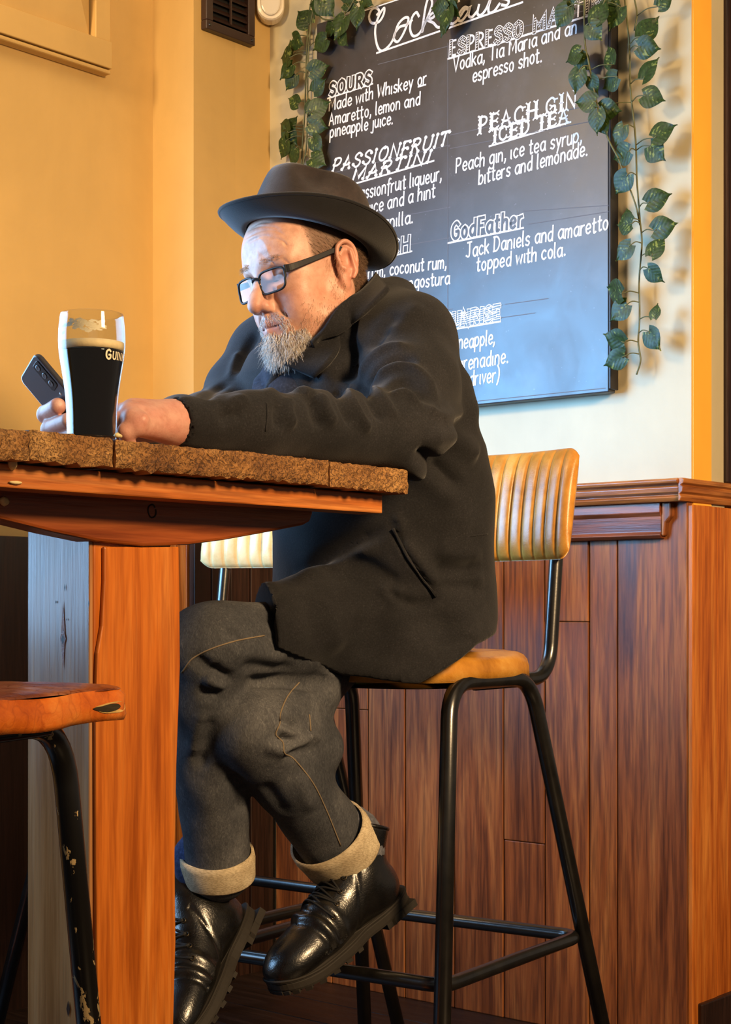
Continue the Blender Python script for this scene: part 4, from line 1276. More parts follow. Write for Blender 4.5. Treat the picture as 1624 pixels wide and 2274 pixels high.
class Skin:
    """ray casts from the lens to a mesh, to lay seams and folds on it where the photograph has them"""
    def __init__(s, *vf):
        v, f, n = [], [], 0
        for V, F in vf: v += V.tolist(); f += (F + n).tolist(); n += len(V)
        s.b = BVHTree.FromPolygons(v, f)
    def at(s, u, v, off=0.0):
        d = Vector(((u - 812) / FPX, 1.0, (HORIZON - v) / FPX)).normalized()
        p, n, i, t = s.b.ray_cast(Vector((0, 0, CAM_H)), d)
        if p is None: return None
        if n.dot(d) > 0: n = -n
        return np.array(p + n * off)
    def line(s, px, off=0.0, n=6):
        q = spline(np.array(px, float), n); r = [s.at(u, v, off) for u, v in q]
        return np.array([p for p in r if p is not None])
def folds(V, F, skin, strokes):
    """push the surface out (+) or in (-) along pixel strokes: (points, radius, amount)"""
    N = fnormals(V, F); D = np.zeros(len(V))
    for px, rad, amp in strokes:
        p = skin.line(px)
        if len(p) < 2: continue
        m = np.where(np.all((V > p.min(0) - rad * 2.5) & (V < p.max(0) + rad * 2.5), axis=1))[0]
        if not len(m): continue
        best = np.full(len(m), 9.0); prm = np.zeros(len(m))
        for i in range(len(p) - 1):
            ab = p[i + 1] - p[i]; t = np.clip(((V[m] - p[i]) @ ab) / (ab @ ab + 1e-12), 0, 1)
            ds = np.linalg.norm(V[m] - p[i] - t[:, None] * ab, axis=1); b = ds < best
            best[b] = ds[b]; prm[b] = (i + t[b]) / (len(p) - 1)
        D[m] += amp * np.exp(-(best / rad) ** 2) * np.clip(np.minimum(prm, 1 - prm) * 5, .12, 1)
    return V + N * D[:, None]
def px_list(s, sc=1.0, ox=0, oy=0):
    return [(float(a) / sc + ox, float(b) / sc + oy) for a, b in (q.split(',') for q in s.split())]
def to_local(Mt, p):
    q = Mt.inverted() @ V3(p); return np.array(q)
def apply_m(Mt, V):
    A = np.array(Mt); return V @ A[:3, :3].T + A[:3, 3]
# ------------------------------------------------------------------ the man
HB = unit(np.array([-.643, -.766, 0])); LBD = np.array([-HB[1], HB[0], 0]) * 1.0
LBD = np.array([.766, -.643, 0])
man = empty('person', Matrix.Translation((.03, 2.72, .80)), 'seated man in black overcoat, felt hat and glasses, legs crossed, looking down at phone', 'person')
MO = np.array([.03, 2.72, .80])
def part(name, V, F, mat, parent=None, smooth=True):
    me = mesh_np(name, V - MO, F, smooth); return mobj(name, me, mat, parent or man)

# ---- head, in its own axes: x forward, y to his left, z up, origin between the ears
a_ = math.radians(41); pt = math.radians(13); rl = math.radians(5)
fh = np.array([-math.cos(a_), -math.sin(a_), 0]); lh = np.array([math.sin(a_), -math.cos(a_), 0]); uz = np.array([0, 0, 1.0])
fx = fh * math.cos(pt) - uz * math.sin(pt)
uy0 = lh; uzz = np.cross(fx, uy0)
hy = uy0 * math.cos(rl) + uzz * math.sin(rl); hz = np.cross(fx, hy)
ear = P(757, 588, 2.55)
ho = ear - hy * .080
HM = Matrix((fx, hy, hz)).transposed().to_4x4(); HM.translation = V3(ho)
S = SDF((-.135, -.105, -.21), (.15, .105, .155), .0019)
S.ell((-.008, 0, .045), (.100, .076, .095), 0)
S.ell((.040, 0, -.015), (.060, .064, .085), .03)
S.ell((.052, 0, .045), (.048, .062, .05), .03)
for y in (-1, 1):
    S.cone((-.005, y * .058, -.040), (.020, y * .052, -.078), .020, .020, .03)
    S.cone((.020, y * .052, -.078), (.074, y * .020, -.104), .020, .019, .03)
    S.ell((.064, y * .044, -.022), (.022, .020, .018), .022)          # cheekbone
    S.ell((.058, y * .038, -.052), (.032, .026, .032), .02)           # cheek
S.ell((.082, 0, -.104), (.022, .024, .020), .02)                      # chin
S.ell((.084, 0, -.068), (.022, .030, .026), .02)                      # mouth mound
for y in (-1, 1):
    S.cone((.090, y * .010, .026), (.074, y * .048, .026), .012, .011, .014)   # brow
    S.ell((.097, y * .031, .004), (.014, .017, .012), .012, 'sub')     # eye socket
    S.ell((.0745, y * .031, .004), (.0150, .0165, .0125), .004)        # lowered lid over the eye
    S.cone((.0885, y * .020, -.0065), (.0820, y * .044, -.006), .0022, .0018, .004)
S.path([(.094, 0, .016), (.103, 0, -.004), (.1155, 0, -.024), (.1215, 0, -.034)], [.0085, .0085, .0105, .0125], .010)
for y in (-1, 1):
    S.ell((.108, y * .0125, -.038), (.0125, .0085, .0095), .006)       # wings of the nose
    S.ell((.1125, y * .0065, -.0475), (.0055, .0036, .0045), .003, 'sub')
S.cone((.106, 0, -.048), (.104, 0, -.056), .004, .004, .006)
for y in (-1, 1):
    S.cone((.1065, 0, -.0645), (.0935, y * .024, -.0700), .0050, .0028, .006)   # lips
    S.cone((.1045, 0, -.0765), (.0925, y * .021, -.0725), .0062, .0030, .006)
    S.cone((.1120, 0, -.0703), (.0960, y * .026, -.0716), .0013, .0011, .0025, 'sub')
    S.cone((.104, y * .019, -.036), (.088, y * .033, -.062), .0022, .0018, .008, 'sub')   # fold beside the nose
nb = to_local(HM, P(800, 720, 2.70)); nb2 = to_local(HM, P(800, 780, 2.70))
S.cone((-.022, 0, -.030), nb, .056, .058, .03); S.cone(nb, nb2, .057, .052, .02)
EK = .87
for y in (-1, 1):                                                     # ears
    ry = np.array([[.94, -.10 * y, .32], [.10 * y, .98, 0], [-.32, 0, .94]]); ry = ry / np.linalg.norm(ry, axis=1)[:, None]
    S.ell((-.010, y * .081, .003), (.0172, .0072, .0300), .004, rot=ry)
    S.ell((-.004, y * .078, -.026), (.010, .006, .012), .006)
    hel = [(.004, -.004), (.008, .016), (.002, .033), (-.014, .040), (-.029, .030), (-.033, .010), (-.026, -.012), (-.016, -.026)]
    hp_ = spline(np.array([(x * EK, y * (.0845 + .003 * (x < -.01)), z * EK) for x, z in hel]), 3)
    S.ell((-.0085, y * .0890, .005), (.0108, .0070, .0172), .003, 'sub', rot=ry)
    S.path(list(hp_), [.0032] * len(hp_), .003)
    S.cone((-.020, y * .0885, -.014), (-.018, y * .0885, .018), .0030, .0030, .004)
    S.ell((-.002, y * .0865, -.006), (.0038, .003, .006), .003)
    S.ell((-.003, y * .0885, .002), (.005, .005, .006), .003, 'sub')
Vh, Fh = S.mesh(); Vh = relax(Vh, Fh, 1, .35)
Vhw = apply_m(HM, Vh)
skn = Skin((Vhw, Fh))
fs_ = []
for k, s in enumerate(('262,640 340,590 420,575 520,585 600,620', '268,690 350,640 440,612 540,618 640,670', '275,735 350,690 430,665 500,668', '300,600 400,545 520,545')):
    fs_.append((px_list(s, 4.06, 480, 360), .0022, -.0016)); 
for s in ('600,720 640,750 690,740', '590,870 640,900 680,960', '575,930 620,985 640,1040', '470,700 540,690 610,720 650,770'):
    fs_.append((px_list(s, 4.06, 480, 360), .0018, -.0011))
fs_ += [(px_list('480,1110 520,1180 530,1240 590,1290', 4.06, 480, 360), .004, -.0022), (px_list('440,900 490,895 530,925', 4.06, 480, 360), .0013, -.0012),
        (px_list('350,840 420,800 500,780', 4.06, 480, 360), .006, .0014), (px_list('560,1050 640,1080 700,1180', 4.06, 480, 360), .012, -.0016)]
Vhw = folds(Vhw, Fh, skn, fs_)
# ---- hands
def hand(world_paths, h=.0017):
    al = np.vstack([np.array(p) for p, r, k in world_paths]); Sx = SDF(al.min(0) - .045, al.max(0) + .045, h)
    for p, r, k in world_paths: Sx.path(p, r, k)
    return Sx
W = lambda s: [P(*map(float, q.split(','))) for q in s.split()]
LH = hand([
    (W('430,940,2.150 385,938,2.115'), [.0275, .0265], .01),
    (W('385,934,2.110 300,914,2.085'), [.0230, .0165], .014), (W('385,936,2.105 292,918,2.062'), [.0220, .0165], .014),
    (W('385,940,2.105 294,928,2.040'), [.0210, .0155], .014), (W('385,948,2.110 304,945,2.025'), [.0200, .0140], .014),
    (W('300,912,2.085 246,916,2.095 222,940,2.105 210,965,2.105'), [.0125, .0108, .0095, .0082], .006),
    (W('292,917,2.062 240,925,2.070 216,950,2.080 212,975,2.085'), [.0128, .0110, .0098, .0084], .006),
    (W('294,928,2.040 256,938,2.040 250,968,2.052 262,990,2.062'), [.0124, .0108, .0095, .0082], .006),
    (W('304,945,2.025 280,958,2.020 284,985,2.032 300,1000,2.045'), [.0112, .0098, .0086, .0074], .006),
    (W('375,955,2.125 325,955,2.120 285,960,2.120 250,972,2.115'), [.0170, .0140, .0115, .0098], .010)])
for a, b in (('312,905,2.075', '296,906,2.070'), ('308,912,2.045', '288,914,2.045'), ('318,930,2.02', '294,928,2.025')):
    LH.cone(P(*map(float, a.split(','))), P(*map(float, b.split(','))), .006, .009, .010)
Vl, Fl = LH.mesh()
RH = hand([
    (W('300,975,2.36 215,955,2.285'), [.027, .026], .01),
    (W('215,950,2.285 165,925,2.275'), [.023, .018], .014), (W('215,955,2.285 160,945,2.262'), [.022, .017], .014), (W('215,960,2.28 165,962,2.25'), [.02, .016], .014),
    (W('165,925,2.275 118,915,2.262 103,920,2.215 128,902,2.172'), [.0135, .0125, .0122, .0112], .005),
    (W('160,945,2.262 125,945,2.240 112,953,2.200 152,934,2.150'), [.0135, .0125, .0122, .0108], .005),
    (W('165,962,2.25 140,968,2.225 132,976,2.190 170,962,2.150'), [.0125, .0115, .0112, .0098], .005),
    (W('215,935,2.270 190,900,2.290 165,870,2.285'), [.0155, .0130, .0105], .008)])
Vr, Fr = RH.mesh()
# nail beds as their own small part
# ---- the body under the clothes, and one mesh for all bare skin
BD = SDF((-.30, 2.28, .78), (.30, 3.02, 1.34), .011)
rows_core = [(828, 705, 2.70, .07, .06), (800, 770, 2.69, .15, .09), (780, 900, 2.67, .17, .11), (845, 1100, 2.70, .16, .12), (850, 1350, 2.72, .17, .12)]
BD.loft([(*P(u, v, d), wl, wh) for u, v, d, wl, wh in rows_core], LBD, .02)
Vb, Fb = BD.mesh()
allV = np.vstack([Vhw, Vl, Vr, Vb]); n0, n1, n2 = len(Vhw), len(Vl), len(Vr)
allF = np.vstack([Fh, Fl + n0, Fr + n0 + n1, Fb + n0 + n1 + n2])
# skin colours by place: lips, nose, ears, cheeks, brows; mouth line painted in as shade
col = np.tile(np.array([.62, .355, .265]), (len(allV), 1))
def blob(c, r, rgb, w=1.0):
    global col
    q = (Vh - np.array(c)) / np.array(r); g = np.clip(np.exp(-(q ** 2).sum(1)) * w, 0, 1)[:, None]
    col[:n0] = col[:n0] * (1 - g) + np.array(rgb) * g
blob((.03, 0, -.09), (.09, .09, .035), (.50, .26, .18), .8)
for y in (-1, 1):
    blob((.07, y * .045, -.035), (.03, .025, .025), (.60, .27, .19), .75)
    blob((.02, y * .07, -.05), (.04, .03, .04), (.54, .24, .15), .7)
    blob((-.012, y * .087, .0), (.03, .012, .045), (.58, .24, .17), .9)
    blob((.083, y * .031, -.010), (.012, .02, .008), (.52, .27, .22), .6)
    blob((-.02, y * .07, .045), (.05, .02, .03), (.16, .085, .05), .8)
hm_ = ((Vh[:, 2] > .018) & (Vh[:, 0] < .050) & (np.abs(Vh[:, 1]) > .030) & (np.abs(Vh[:, 1]) < .0775)) | ((Vh[:, 0] < -.028) & (Vh[:, 2] > -.055) & (np.abs(Vh[:, 1]) < .078))
hm_ = hm_ * np.clip((.052 - Vh[:, 0]) / .012, 0, 1) * .8
col[:n0] = col[:n0] * (1 - hm_[:, None]) + np.array([.105, .062, .038]) * hm_[:, None]
blob((.118, 0, -.036), (.016, .02, .014), (.58, .235, .175), .8)
blob((.085, 0, .045), (.03, .05, .03), (.70, .45, .36), .7)
for y in (-1, 1):
    blob((.1045, y * .008, -.0655), (.007, .012, .0042), (.40, .165, .150), 1)
    blob((.1035, y * .008, -.0760), (.007, .012, .0052), (.50, .235, .205), 1)
    blob((.097, y * .019, -.0705), (.007, .010, .0045), (.40, .165, .150), .8)
    blob((.104, y * .010, -.0708), (.010, .017, .0014), (.12, .04, .035), .9)  # shade between the lips painted as a dark line
col[:n0][:, :] *= (1 + .05 * np.sin(Vh[:, :1] * 310) * np.sin(Vh[:, 1:2] * 270 + 1) * np.sin(Vh[:, 2:] * 330))
Hn = np.vstack([Vl, Vr]); kn_ = .5 + .5 * np.sin(Hn[:, 0] * 160) * np.sin(Hn[:, 2] * 210)
col[n0:n0 + n1 + n2] = np.array([.60, .33, .255]) * (1 - .16 * kn_[:, None] * np.array([.2, 1, 1]))
for tip, r in (((134, 893, 2.160), .0075), ((153, 928, 2.140), .007)):
    g = np.exp(-(np.linalg.norm(allV - P(*tip), axis=1) / r) ** 4)[:, None]
    col = col * (1 - g) + np.array([.72, .47, .40]) * g
for kc in ((283, 905, 2.075), (275, 912, 2.045), (285, 925, 2.02), (318, 935, 2.01)):
    g = .6 * np.exp(-(np.linalg.norm(allV - P(*kc), axis=1) / .011) ** 2)[:, None]
    col = col * (1 - g) + np.array([.66, .30, .23]) * g
def skin_mat():
    t = NT('skin')
    at = t.new('ShaderNodeAttribute'); at.attribute_name = 'tone'
    c = t.coords(); n = t.noise(c, 90, 5, .65); n2 = t.noise(c, 420, 3)
    sp = t.ramp(n, [(.3, (.86, .78, .76)), (.55, (1, 1, 1)), (.75, (1.06, 1.08, 1.08))])
    t.bump(n2, .22, .0012)
    m = t.set(t.mix(1, at.outputs[0], sp, 'MULTIPLY'), .46, spec=.45)
    B = t.b.inputs; B['Subsurface Weight'].default_value = .12; B['Subsurface Radius'].default_value = (.012, .004, .002); B['Subsurface Scale'].default_value = .25
    return m
M['skin'] = skin_mat()
body_o = part('body', allV, allF, M['skin'])
ca = body_o.data.color_attributes.new('tone', 'FLOAT_COLOR', 'POINT')
ca.data.foreach_set('color', np.hstack([col, np.ones((len(col), 1))]).astype(np.float32).ravel())

# ---- strands: beard, stubble, hair, brows
def strands(name, mat, sel, n, lens, dirf, r0=.00032, curl=.3, jitter=.25, seed=3):
    rng = np.random.default_rng(seed); N = fnormals(Vh, Fh)
    w = np.clip(sel(Vh, N), 0, None); w = w / w.sum(); ids = rng.choice(len(Vh), n, p=w)
    p = Vh[ids] + rng.normal(0, .0008, (n, 3)); nn = N[ids]; L = lens(p) * rng.uniform(.6, 1.15, n)
    d = dirf(p, nn); d += rng.normal(0, jitter, (n, 3)); d /= np.linalg.norm(d, axis=1)[:, None]
    side = np.cross(d, rng.normal(0, 1, (n, 3))); side /= np.linalg.norm(side, axis=1)[:, None]
    K = 5; pts = []; g = np.array([0, 0, -1.0]); cur = p - nn * .001
    pts.append(cur)
    for k in range(1, K):
        d = d + side * curl * math.cos(k * 1.4) + (0, 0, -.10); d /= np.linalg.norm(d, axis=1)[:, None]
        cur = cur + d * (L / (K - 1))[:, None]; pts.append(cur)
    pts = np.array(pts)                                              # K, n, 3
    a = side; b = np.cross(d, a); vs = []
    for k in range(K):
        rr = r0 * (1 - .75 * k / (K - 1))
        for q in range(3):
            th = 2 * math.pi * q / 3; vs.append(pts[k] + rr * (math.cos(th) * a + math.sin(th) * b))
    vs = np.array(vs).reshape(K, 3, n, 3).transpose(2, 0, 1, 3).reshape(-1, 3)
    f = []
    for k in range(K - 1):
        for q in range(3): f.append((k * 3 + q, k * 3 + (q + 1) % 3, (k + 1) * 3 + (q + 1) % 3, (k + 1) * 3 + q))
    f = np.array(f)[None] + (np.arange(n) * K * 3)[:, None, None]
    o = part(name, apply_m(HM, vs), f.reshape(-1, 4), mat); o['kind'] = 'stuff'; return o
def hair_mat(name, a, b, c):
    t = NT(name); cc = t.coords(); n = t.noise(cc, 260, 2)
    return t.set(t.ramp(n, [(.3, a), (.5, b), (.7, c)]), .5, spec=.4)
m_beard = hair_mat('beard_grey', srgb(164, 146, 128), srgb(214, 206, 198), srgb(240, 236, 230))
m_ging = hair_mat('beard_sandy', srgb(146, 104, 70), srgb(190, 150, 112), srgb(216, 196, 168))
m_hair = hair_mat('hair_brown', srgb(58, 40, 30), srgb(98, 72, 52), srgb(150, 122, 98))
sm01 = lambda x, a, b: np.clip((x - a) / (b - a), 0, 1)
def sel_chin(v, n): return ((v[:, 2] < -.083) * (v[:, 0] > .028) * (np.abs(v[:, 1]) < .05)) * (1 + 3.0 * (v[:, 0] > .06)) * (v[:, 2] > -.135) + ((v[:, 2] < -.079) & (v[:, 0] > .085) & (np.abs(v[:, 1]) < .012)) * 2.0
bd_ = strands('beard', m_beard, sel_chin, 3600, lambda p: .011 + .015 * sm01(p[:, 0], .03, .085), lambda p, n: n * .45 + np.array([.10, 0, -1.0]), .00040, .55, .34, 3)
def sel_must(v, n): return ((v[:, 2] < -.050) & (v[:, 2] > -.064) & (v[:, 0] > .088) & (np.abs(v[:, 1]) < .030)) * 1.0 + ((v[:, 2] < -.060) & (v[:, 2] > -.084) & (v[:, 0] > .078) & (np.abs(v[:, 1]) > .022) & (np.abs(v[:, 1]) < .036)) * 1.0
strands('moustache', m_beard, sel_must, 700, lambda p: p[:, 0] * 0 + .0085, lambda p, n: n * .35 + np.stack([p[:, 0] * 0 - .1, np.sign(p[:, 1]) * .55, p[:, 0] * 0 - .8], 1), .00034, .2, .2, 4)
def sel_stub(v, n): return ((v[:, 2] < -.040) & (v[:, 2] > -.105) & (v[:, 0] > .0) & (v[:, 0] < .078) & (np.abs(v[:, 1]) > .030)) * sm01(-v[:, 2], .035, .075) + ((v[:, 2] < .02) & (v[:, 2] > -.05) & (v[:, 0] > .0) & (v[:, 0] < .022) & (np.abs(v[:, 1]) > .055)) * .8
strands('stubble', m_ging, sel_stub, 1500, lambda p: p[:, 0] * 0 + .0075, lambda p, n: n * .40 + np.array([.25, 0, -.8]), .00024, .2, .3, 5)
def sel_hair(v, n): return ((v[:, 2] > .012) & (v[:, 2] < .075) & (v[:, 0] < .052) & (v[:, 0] > -.10) & (np.abs(v[:, 1]) > .030) & (np.abs(v[:, 1]) < .079)) * ((v[:, 0] < -.03) | (v[:, 2] > .022)) * 1.0 + ((v[:, 0] < -.030) & (v[:, 2] > -.055) & (v[:, 2] < .03) & (np.abs(v[:, 1]) < .080)) * 1.0
strands('hair', m_hair, sel_hair, 12000, lambda p: p[:, 0] * 0 + .011, lambda p, n: n * .16 + np.array([-.8, 0, -.6]), .00024, .12, .12, 6)
def sel_brow(v, n): return ((v[:, 2] < .034) & (v[:, 2] > .026) & (v[:, 0] > .070) & (np.abs(v[:, 1]) > .012) & (np.abs(v[:, 1]) < .048)) * 1.0
strands('eyebrow', m_ging, sel_brow, 260, lambda p: p[:, 0] * 0 + .009, lambda p, n: n * .5 + np.stack([p[:, 0] * 0, np.sign(p[:, 1]) * .9, p[:, 0] * 0 + .2], 1), .00026, .1, .25, 7)
# lash lines of the lowered eyes
lb = MB()
for y in (-1, 1):
    q = [(.0895 - .0004 * k * k + .0006, y * (.0185 + .0042 * k), -.0030 - .0012 * math.sin(math.pi * k / 6)) for k in range(7)]
    lb.tube([np.array(HM @ Vector(p)) - MO for p in q], .0010, 6)
lb.obj('eyelash', m_hair, man, smooth=True)

# ---- glasses
def lens_loop(y0, sg):
    w, h = .0265, .0175; pts = []
    for k in range(40):
        th = 2 * math.pi * k / 40; c, s = math.cos(th), math.sin(th); q = (abs(c) ** 4.2 + abs(s) ** 4.2) ** (-1 / 4.2)
        yy = w * c * q * (1 - .05 * (s < 0)); zz = h * s * q
        pts.append(np.array([.1095 - .9 * (abs(y0 + yy) ** 2) * 3.2 - .10 * (zz), y0 + yy, -.004 + zz]))
    return pts
m_fr = plain('frame_black', srgb(20, 22, 29), .55, spec=.3)
gl = bpy.data.objects.new('glasses', None); link(gl, man); gl.matrix_local = Matrix.Translation(-V3(MO)) @ HM; gl['label'] = 'dark rectangular glasses with thick temples'
def lens_mat():
    t = NT('lens_glass'); nt = t.t
    tr = t.new('ShaderNodeBsdfTransparent'); gs = t.new('ShaderNodeBsdfGlossy'); gs.inputs['Roughness'].default_value = .03
    fr_ = t.new('ShaderNodeFresnel'); fr_.inputs[0].default_value = 1.5; mx = t.new('ShaderNodeMixShader')
    t.link(fr_.outputs[0], mx.inputs[0]); t.link(tr.outputs[0], mx.inputs[1]); t.link(gs.outputs[0], mx.inputs[2])
    t.link(mx.outputs[0], t.n['Material Output'].inputs[0]); return t.m
M['lens'] = lens_mat()
for y0 in (-.034, .034):
    lp_ = lens_loop(y0, 1)
    MB().tube(lp_, .0019, 8, closed=True).obj('rim', m_fr, gl, smooth=True)
    MB().add([np.mean(lp_, 0)] + lp_, [(0, 1 + k, 1 + (k + 1) % 40) for k in range(40)]).obj('lens', M['lens'], gl, smooth=True)
MB().tube(spline([(.1080, -.0095, .004), (.1125, 0, .0075), (.1080, .0095, .004)], 5), .0022, 8).obj('bridge', m_fr, gl, smooth=True)
for y in (-1, 1):
    pts = spline([(.0985, y * .0615, .0075), (.085, y * .0690, .0085), (.04, y * .0765, .0165), (.002, y * .0820, .0240), (-.018, y * .0830, .020), (-.032, y * .0820, .004)], 5)
    b = MB(); vs = []
    for i, p in enumerate(pts):
        hh = .0062 - .0022 * min(1, i / 10)
        for (dy, dz) in ((-.0013, -hh), (.0013, -hh), (.0013, hh), (-.0013, hh)): vs.append((p[0], p[1] + dy, p[2] + dz))
    b.add(vs, [(i * 4 + k, i * 4 + (k + 1) % 4, i * 4 + 4 + (k + 1) % 4, i * 4 + 4 + k) for i in range(len(pts) - 1) for k in range(4)] + [(3, 2, 1, 0)])
    b.obj('temple', m_fr, gl, bevel=.0008)

# ---- felt hat
hc = np.array([ho[0] - .003, ho[1] - .006, 1.484])
fh2 = unit(fh); HH = Matrix((fh2, lh, uz)).transposed().to_4x4(); HH.translation = V3(hc - MO)
hat = bpy.data.objects.new('hat', None); link(hat, man)
hat.matrix_local = HH @ Matrix.Rotation(math.radians(-11), 4, 'Y') @ Matrix.Rotation(math.radians(1.0), 4, 'X'); hat['label'] = 'dark brown felt hat with a curled brim and black band'
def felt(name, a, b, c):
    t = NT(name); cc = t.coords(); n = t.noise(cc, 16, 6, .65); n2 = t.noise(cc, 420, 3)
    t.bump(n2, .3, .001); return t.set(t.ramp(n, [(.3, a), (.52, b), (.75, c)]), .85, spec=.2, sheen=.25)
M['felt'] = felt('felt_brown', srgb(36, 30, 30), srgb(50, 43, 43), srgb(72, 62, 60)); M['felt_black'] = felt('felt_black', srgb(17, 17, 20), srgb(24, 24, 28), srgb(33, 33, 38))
NA = 96; AX, BX = .108, .091
vs, fs = [], []
prof_t = list(np.linspace(0, 1, 12)); cap = [.93, .84, .7, .54, .38, .22, .08]
def crown_pt(th, t, rho):
    c, s = math.cos(th), math.sin(th); xn = c
    Ht = .110 + .006 * xn - .030 * max(0, -xn) ** 1.6
    taper = 1 - .15 * t - .07 * t ** 9
    x = AX * c * taper * rho - .010 * t; y = BX * s * taper * rho
    z = Ht * t - (.012 * t ** 8)
    if rho < 1: z += .008 * (1 - rho ** 2) - .034 * math.exp(-(y / .020) ** 2) * (1 - rho ** 4) * (1 + .4 * xn * rho)
    pin = math.exp(-((x - .045) / .030) ** 2) * math.exp(-((t - .80) / .30) ** 2)
    y *= 1 - .42 * pin
    return (x, y, z)
rows = [(t, 1.0) for t in prof_t] + [(1.0, r) for r in cap]
for t, r in rows:
    for k in range(NA): vs.append(crown_pt(2 * math.pi * k / NA, t, r))
n = len(rows)
fs = [(i * NA + k, i * NA + (k + 1) % NA, (i + 1) * NA + (k + 1) % NA, (i + 1) * NA + k) for i in range(n - 1) for k in range(NA)] + [tuple((n - 1) * NA + k for k in range(NA))]
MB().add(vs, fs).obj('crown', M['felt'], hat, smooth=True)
vs = []
rb = [(0.0, 0), (.2, 0), (.45, 0), (.7, 0), (.9, 0), (1.0, 0)]
def brim_pt(th, r, top):
    c, s = math.cos(th), math.sin(th)
    ax = .105 + (.152 - .105) * r; bx_ = .088 + (.130 - .088) * r
    z = .031 * r ** 1.7 * s * s + .010 * r * r * c * max(0, c) + .006 * r * r * max(0, -c) - .006 * r * (1 - r) 
    return (ax * c, bx_ * s, z + (.0030 if top else 0))
rr = [0, .2, .4, .6, .8, .93, 1.0]
ringsb = [(r, False) for r in rr] + [(r, True) for r in rr[::-1]]
for r, tp_ in ringsb:
    for k in range(NA): vs.append(brim_pt(2 * math.pi * k / NA, r, tp_))
n = len(ringsb)
fs = [(i * NA + k, ((i + 1) % n) * NA + k, ((i + 1) % n) * NA + (k + 1) % NA, i * NA + (k + 1) % NA) for i in range(n) for k in range(NA)]
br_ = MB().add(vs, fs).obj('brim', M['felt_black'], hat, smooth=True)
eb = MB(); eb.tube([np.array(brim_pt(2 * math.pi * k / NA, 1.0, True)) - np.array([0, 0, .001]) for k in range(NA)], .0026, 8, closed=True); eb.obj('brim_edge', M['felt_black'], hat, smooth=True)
vs = []
for t, o in ((.02, .0018), (.02, .0032), (.22, .0032), (.22, .0010)):
    for k in range(NA):
        p = crown_pt(2 * math.pi * k / NA, t, 1.0); sc = 1 + o / .09; vs.append((p[0] * sc, p[1] * sc, p[2]))
fs = [(i * NA + k, i * NA + (k + 1) % NA, (i + 1) * NA + (k + 1) % NA, (i + 1) * NA + k) for i in range(3) for k in range(NA)]
MB().add(vs, fs).obj('hat_band', plain('ribbon_black', srgb(18, 18, 21), .6, sheen=.2), hat, smooth=True)

# ---- overcoat
CO = SDF((-.40, 2.02, .74), (.36, 3.04, 1.44), .0046)
rows = [(842, 632, 2.70, .058, .054), (832, 668, 2.70, .082, .068), (805, 705, 2.69, .130, .088), (785, 740, 2.685, .170, .105), (770, 780, 2.68, .192, .125), (765, 830, 2.67, .204, .14), (780, 900, 2.67, .208, .15),
        (825, 1000, 2.68, .205, .155), (845, 1100, 2.70, .200, .158), (850, 1200, 2.71, .200, .160), (850, 1300, 2.72, .204, .160), (850, 1380, 2.71, .204, .16), (850, 1440, 2.68, .198, .15), (866, 1490, 2.63, .165, .125), (866, 1560, 2.63, .165, .125)]
CO.loft([(*P(u, v, d), wl, wh) for u, v, d, wl, wh in rows], LBD, .02)
# neck opening and chest opening
CO.cone(P(803, 600, 2.68), P(795, 715, 2.66), .060, .066, .008, 'sub')
CO.cone(P(720, 730, 2.52), P(640, 860, 2.45), .040, .034, .012, 'sub')
# sleeves
CO.path(W('850,725,2.63 905,762,2.575 915,860,2.50 898,955,2.405'), [.070, .073, .068, .062], .035)
CO.path(W('898,955,2.405 880,965,2.385 700,952,2.280 560,946,2.195 408,936,2.118'), [.062, .058, .048, .042, .0345], .022)
CO.path(W('680,730,2.76 600,792,2.83 545,870,2.79 500,930,2.715'), [.06, .068, .060, .056], .03)
CO.path(W('500,930,2.715 400,950,2.50 318,968,2.375'), [.055, .046, .038], .02)
CO.cone(P(1010, 860, 2.60), P(1028, 905, 2.58), .028, .020, .03)
# skirt of the coat over the raised thigh, ending in the straight front edge
C2 = SDF((-.40, 2.02, .74), (.36, 3.04, 1.44), .0046)
C2.path(W('840,1385,2.68 700,1395,2.58 560,1405,2.47'), [.100, .084, .074], .02)
fe = unit(np.array([-.97, -.24, 0]))
pe = P(598, 1360, 2.46)
C2.d = np.maximum(C2.d, ((C2.ax[0][:, None, None] - pe[0]) * fe[0] + (C2.ax[1][None, :, None] - pe[1]) * fe[1] + (C2.ax[2][None, None, :] - pe[2]) * (fe[2] - .06)).astype(np.float32))
hh_ = np.maximum(.03 - np.abs(CO.d - C2.d), 0) / .03; CO.d = np.minimum(CO.d, C2.d) - hh_ * hh_ * .03 * .25
# hem
X_ = CO.ax[0][:, None, None]; Z_ = CO.ax[2][None, None, :]
zh = np.interp(X_, [-.2, -.146, -.036, .0815, .150, .175, .21], [.858, .848, .796, .783, .822, .846, .856])
CO.d = np.maximum(CO.d, ((zh - Z_) * .8).astype(np.float32))
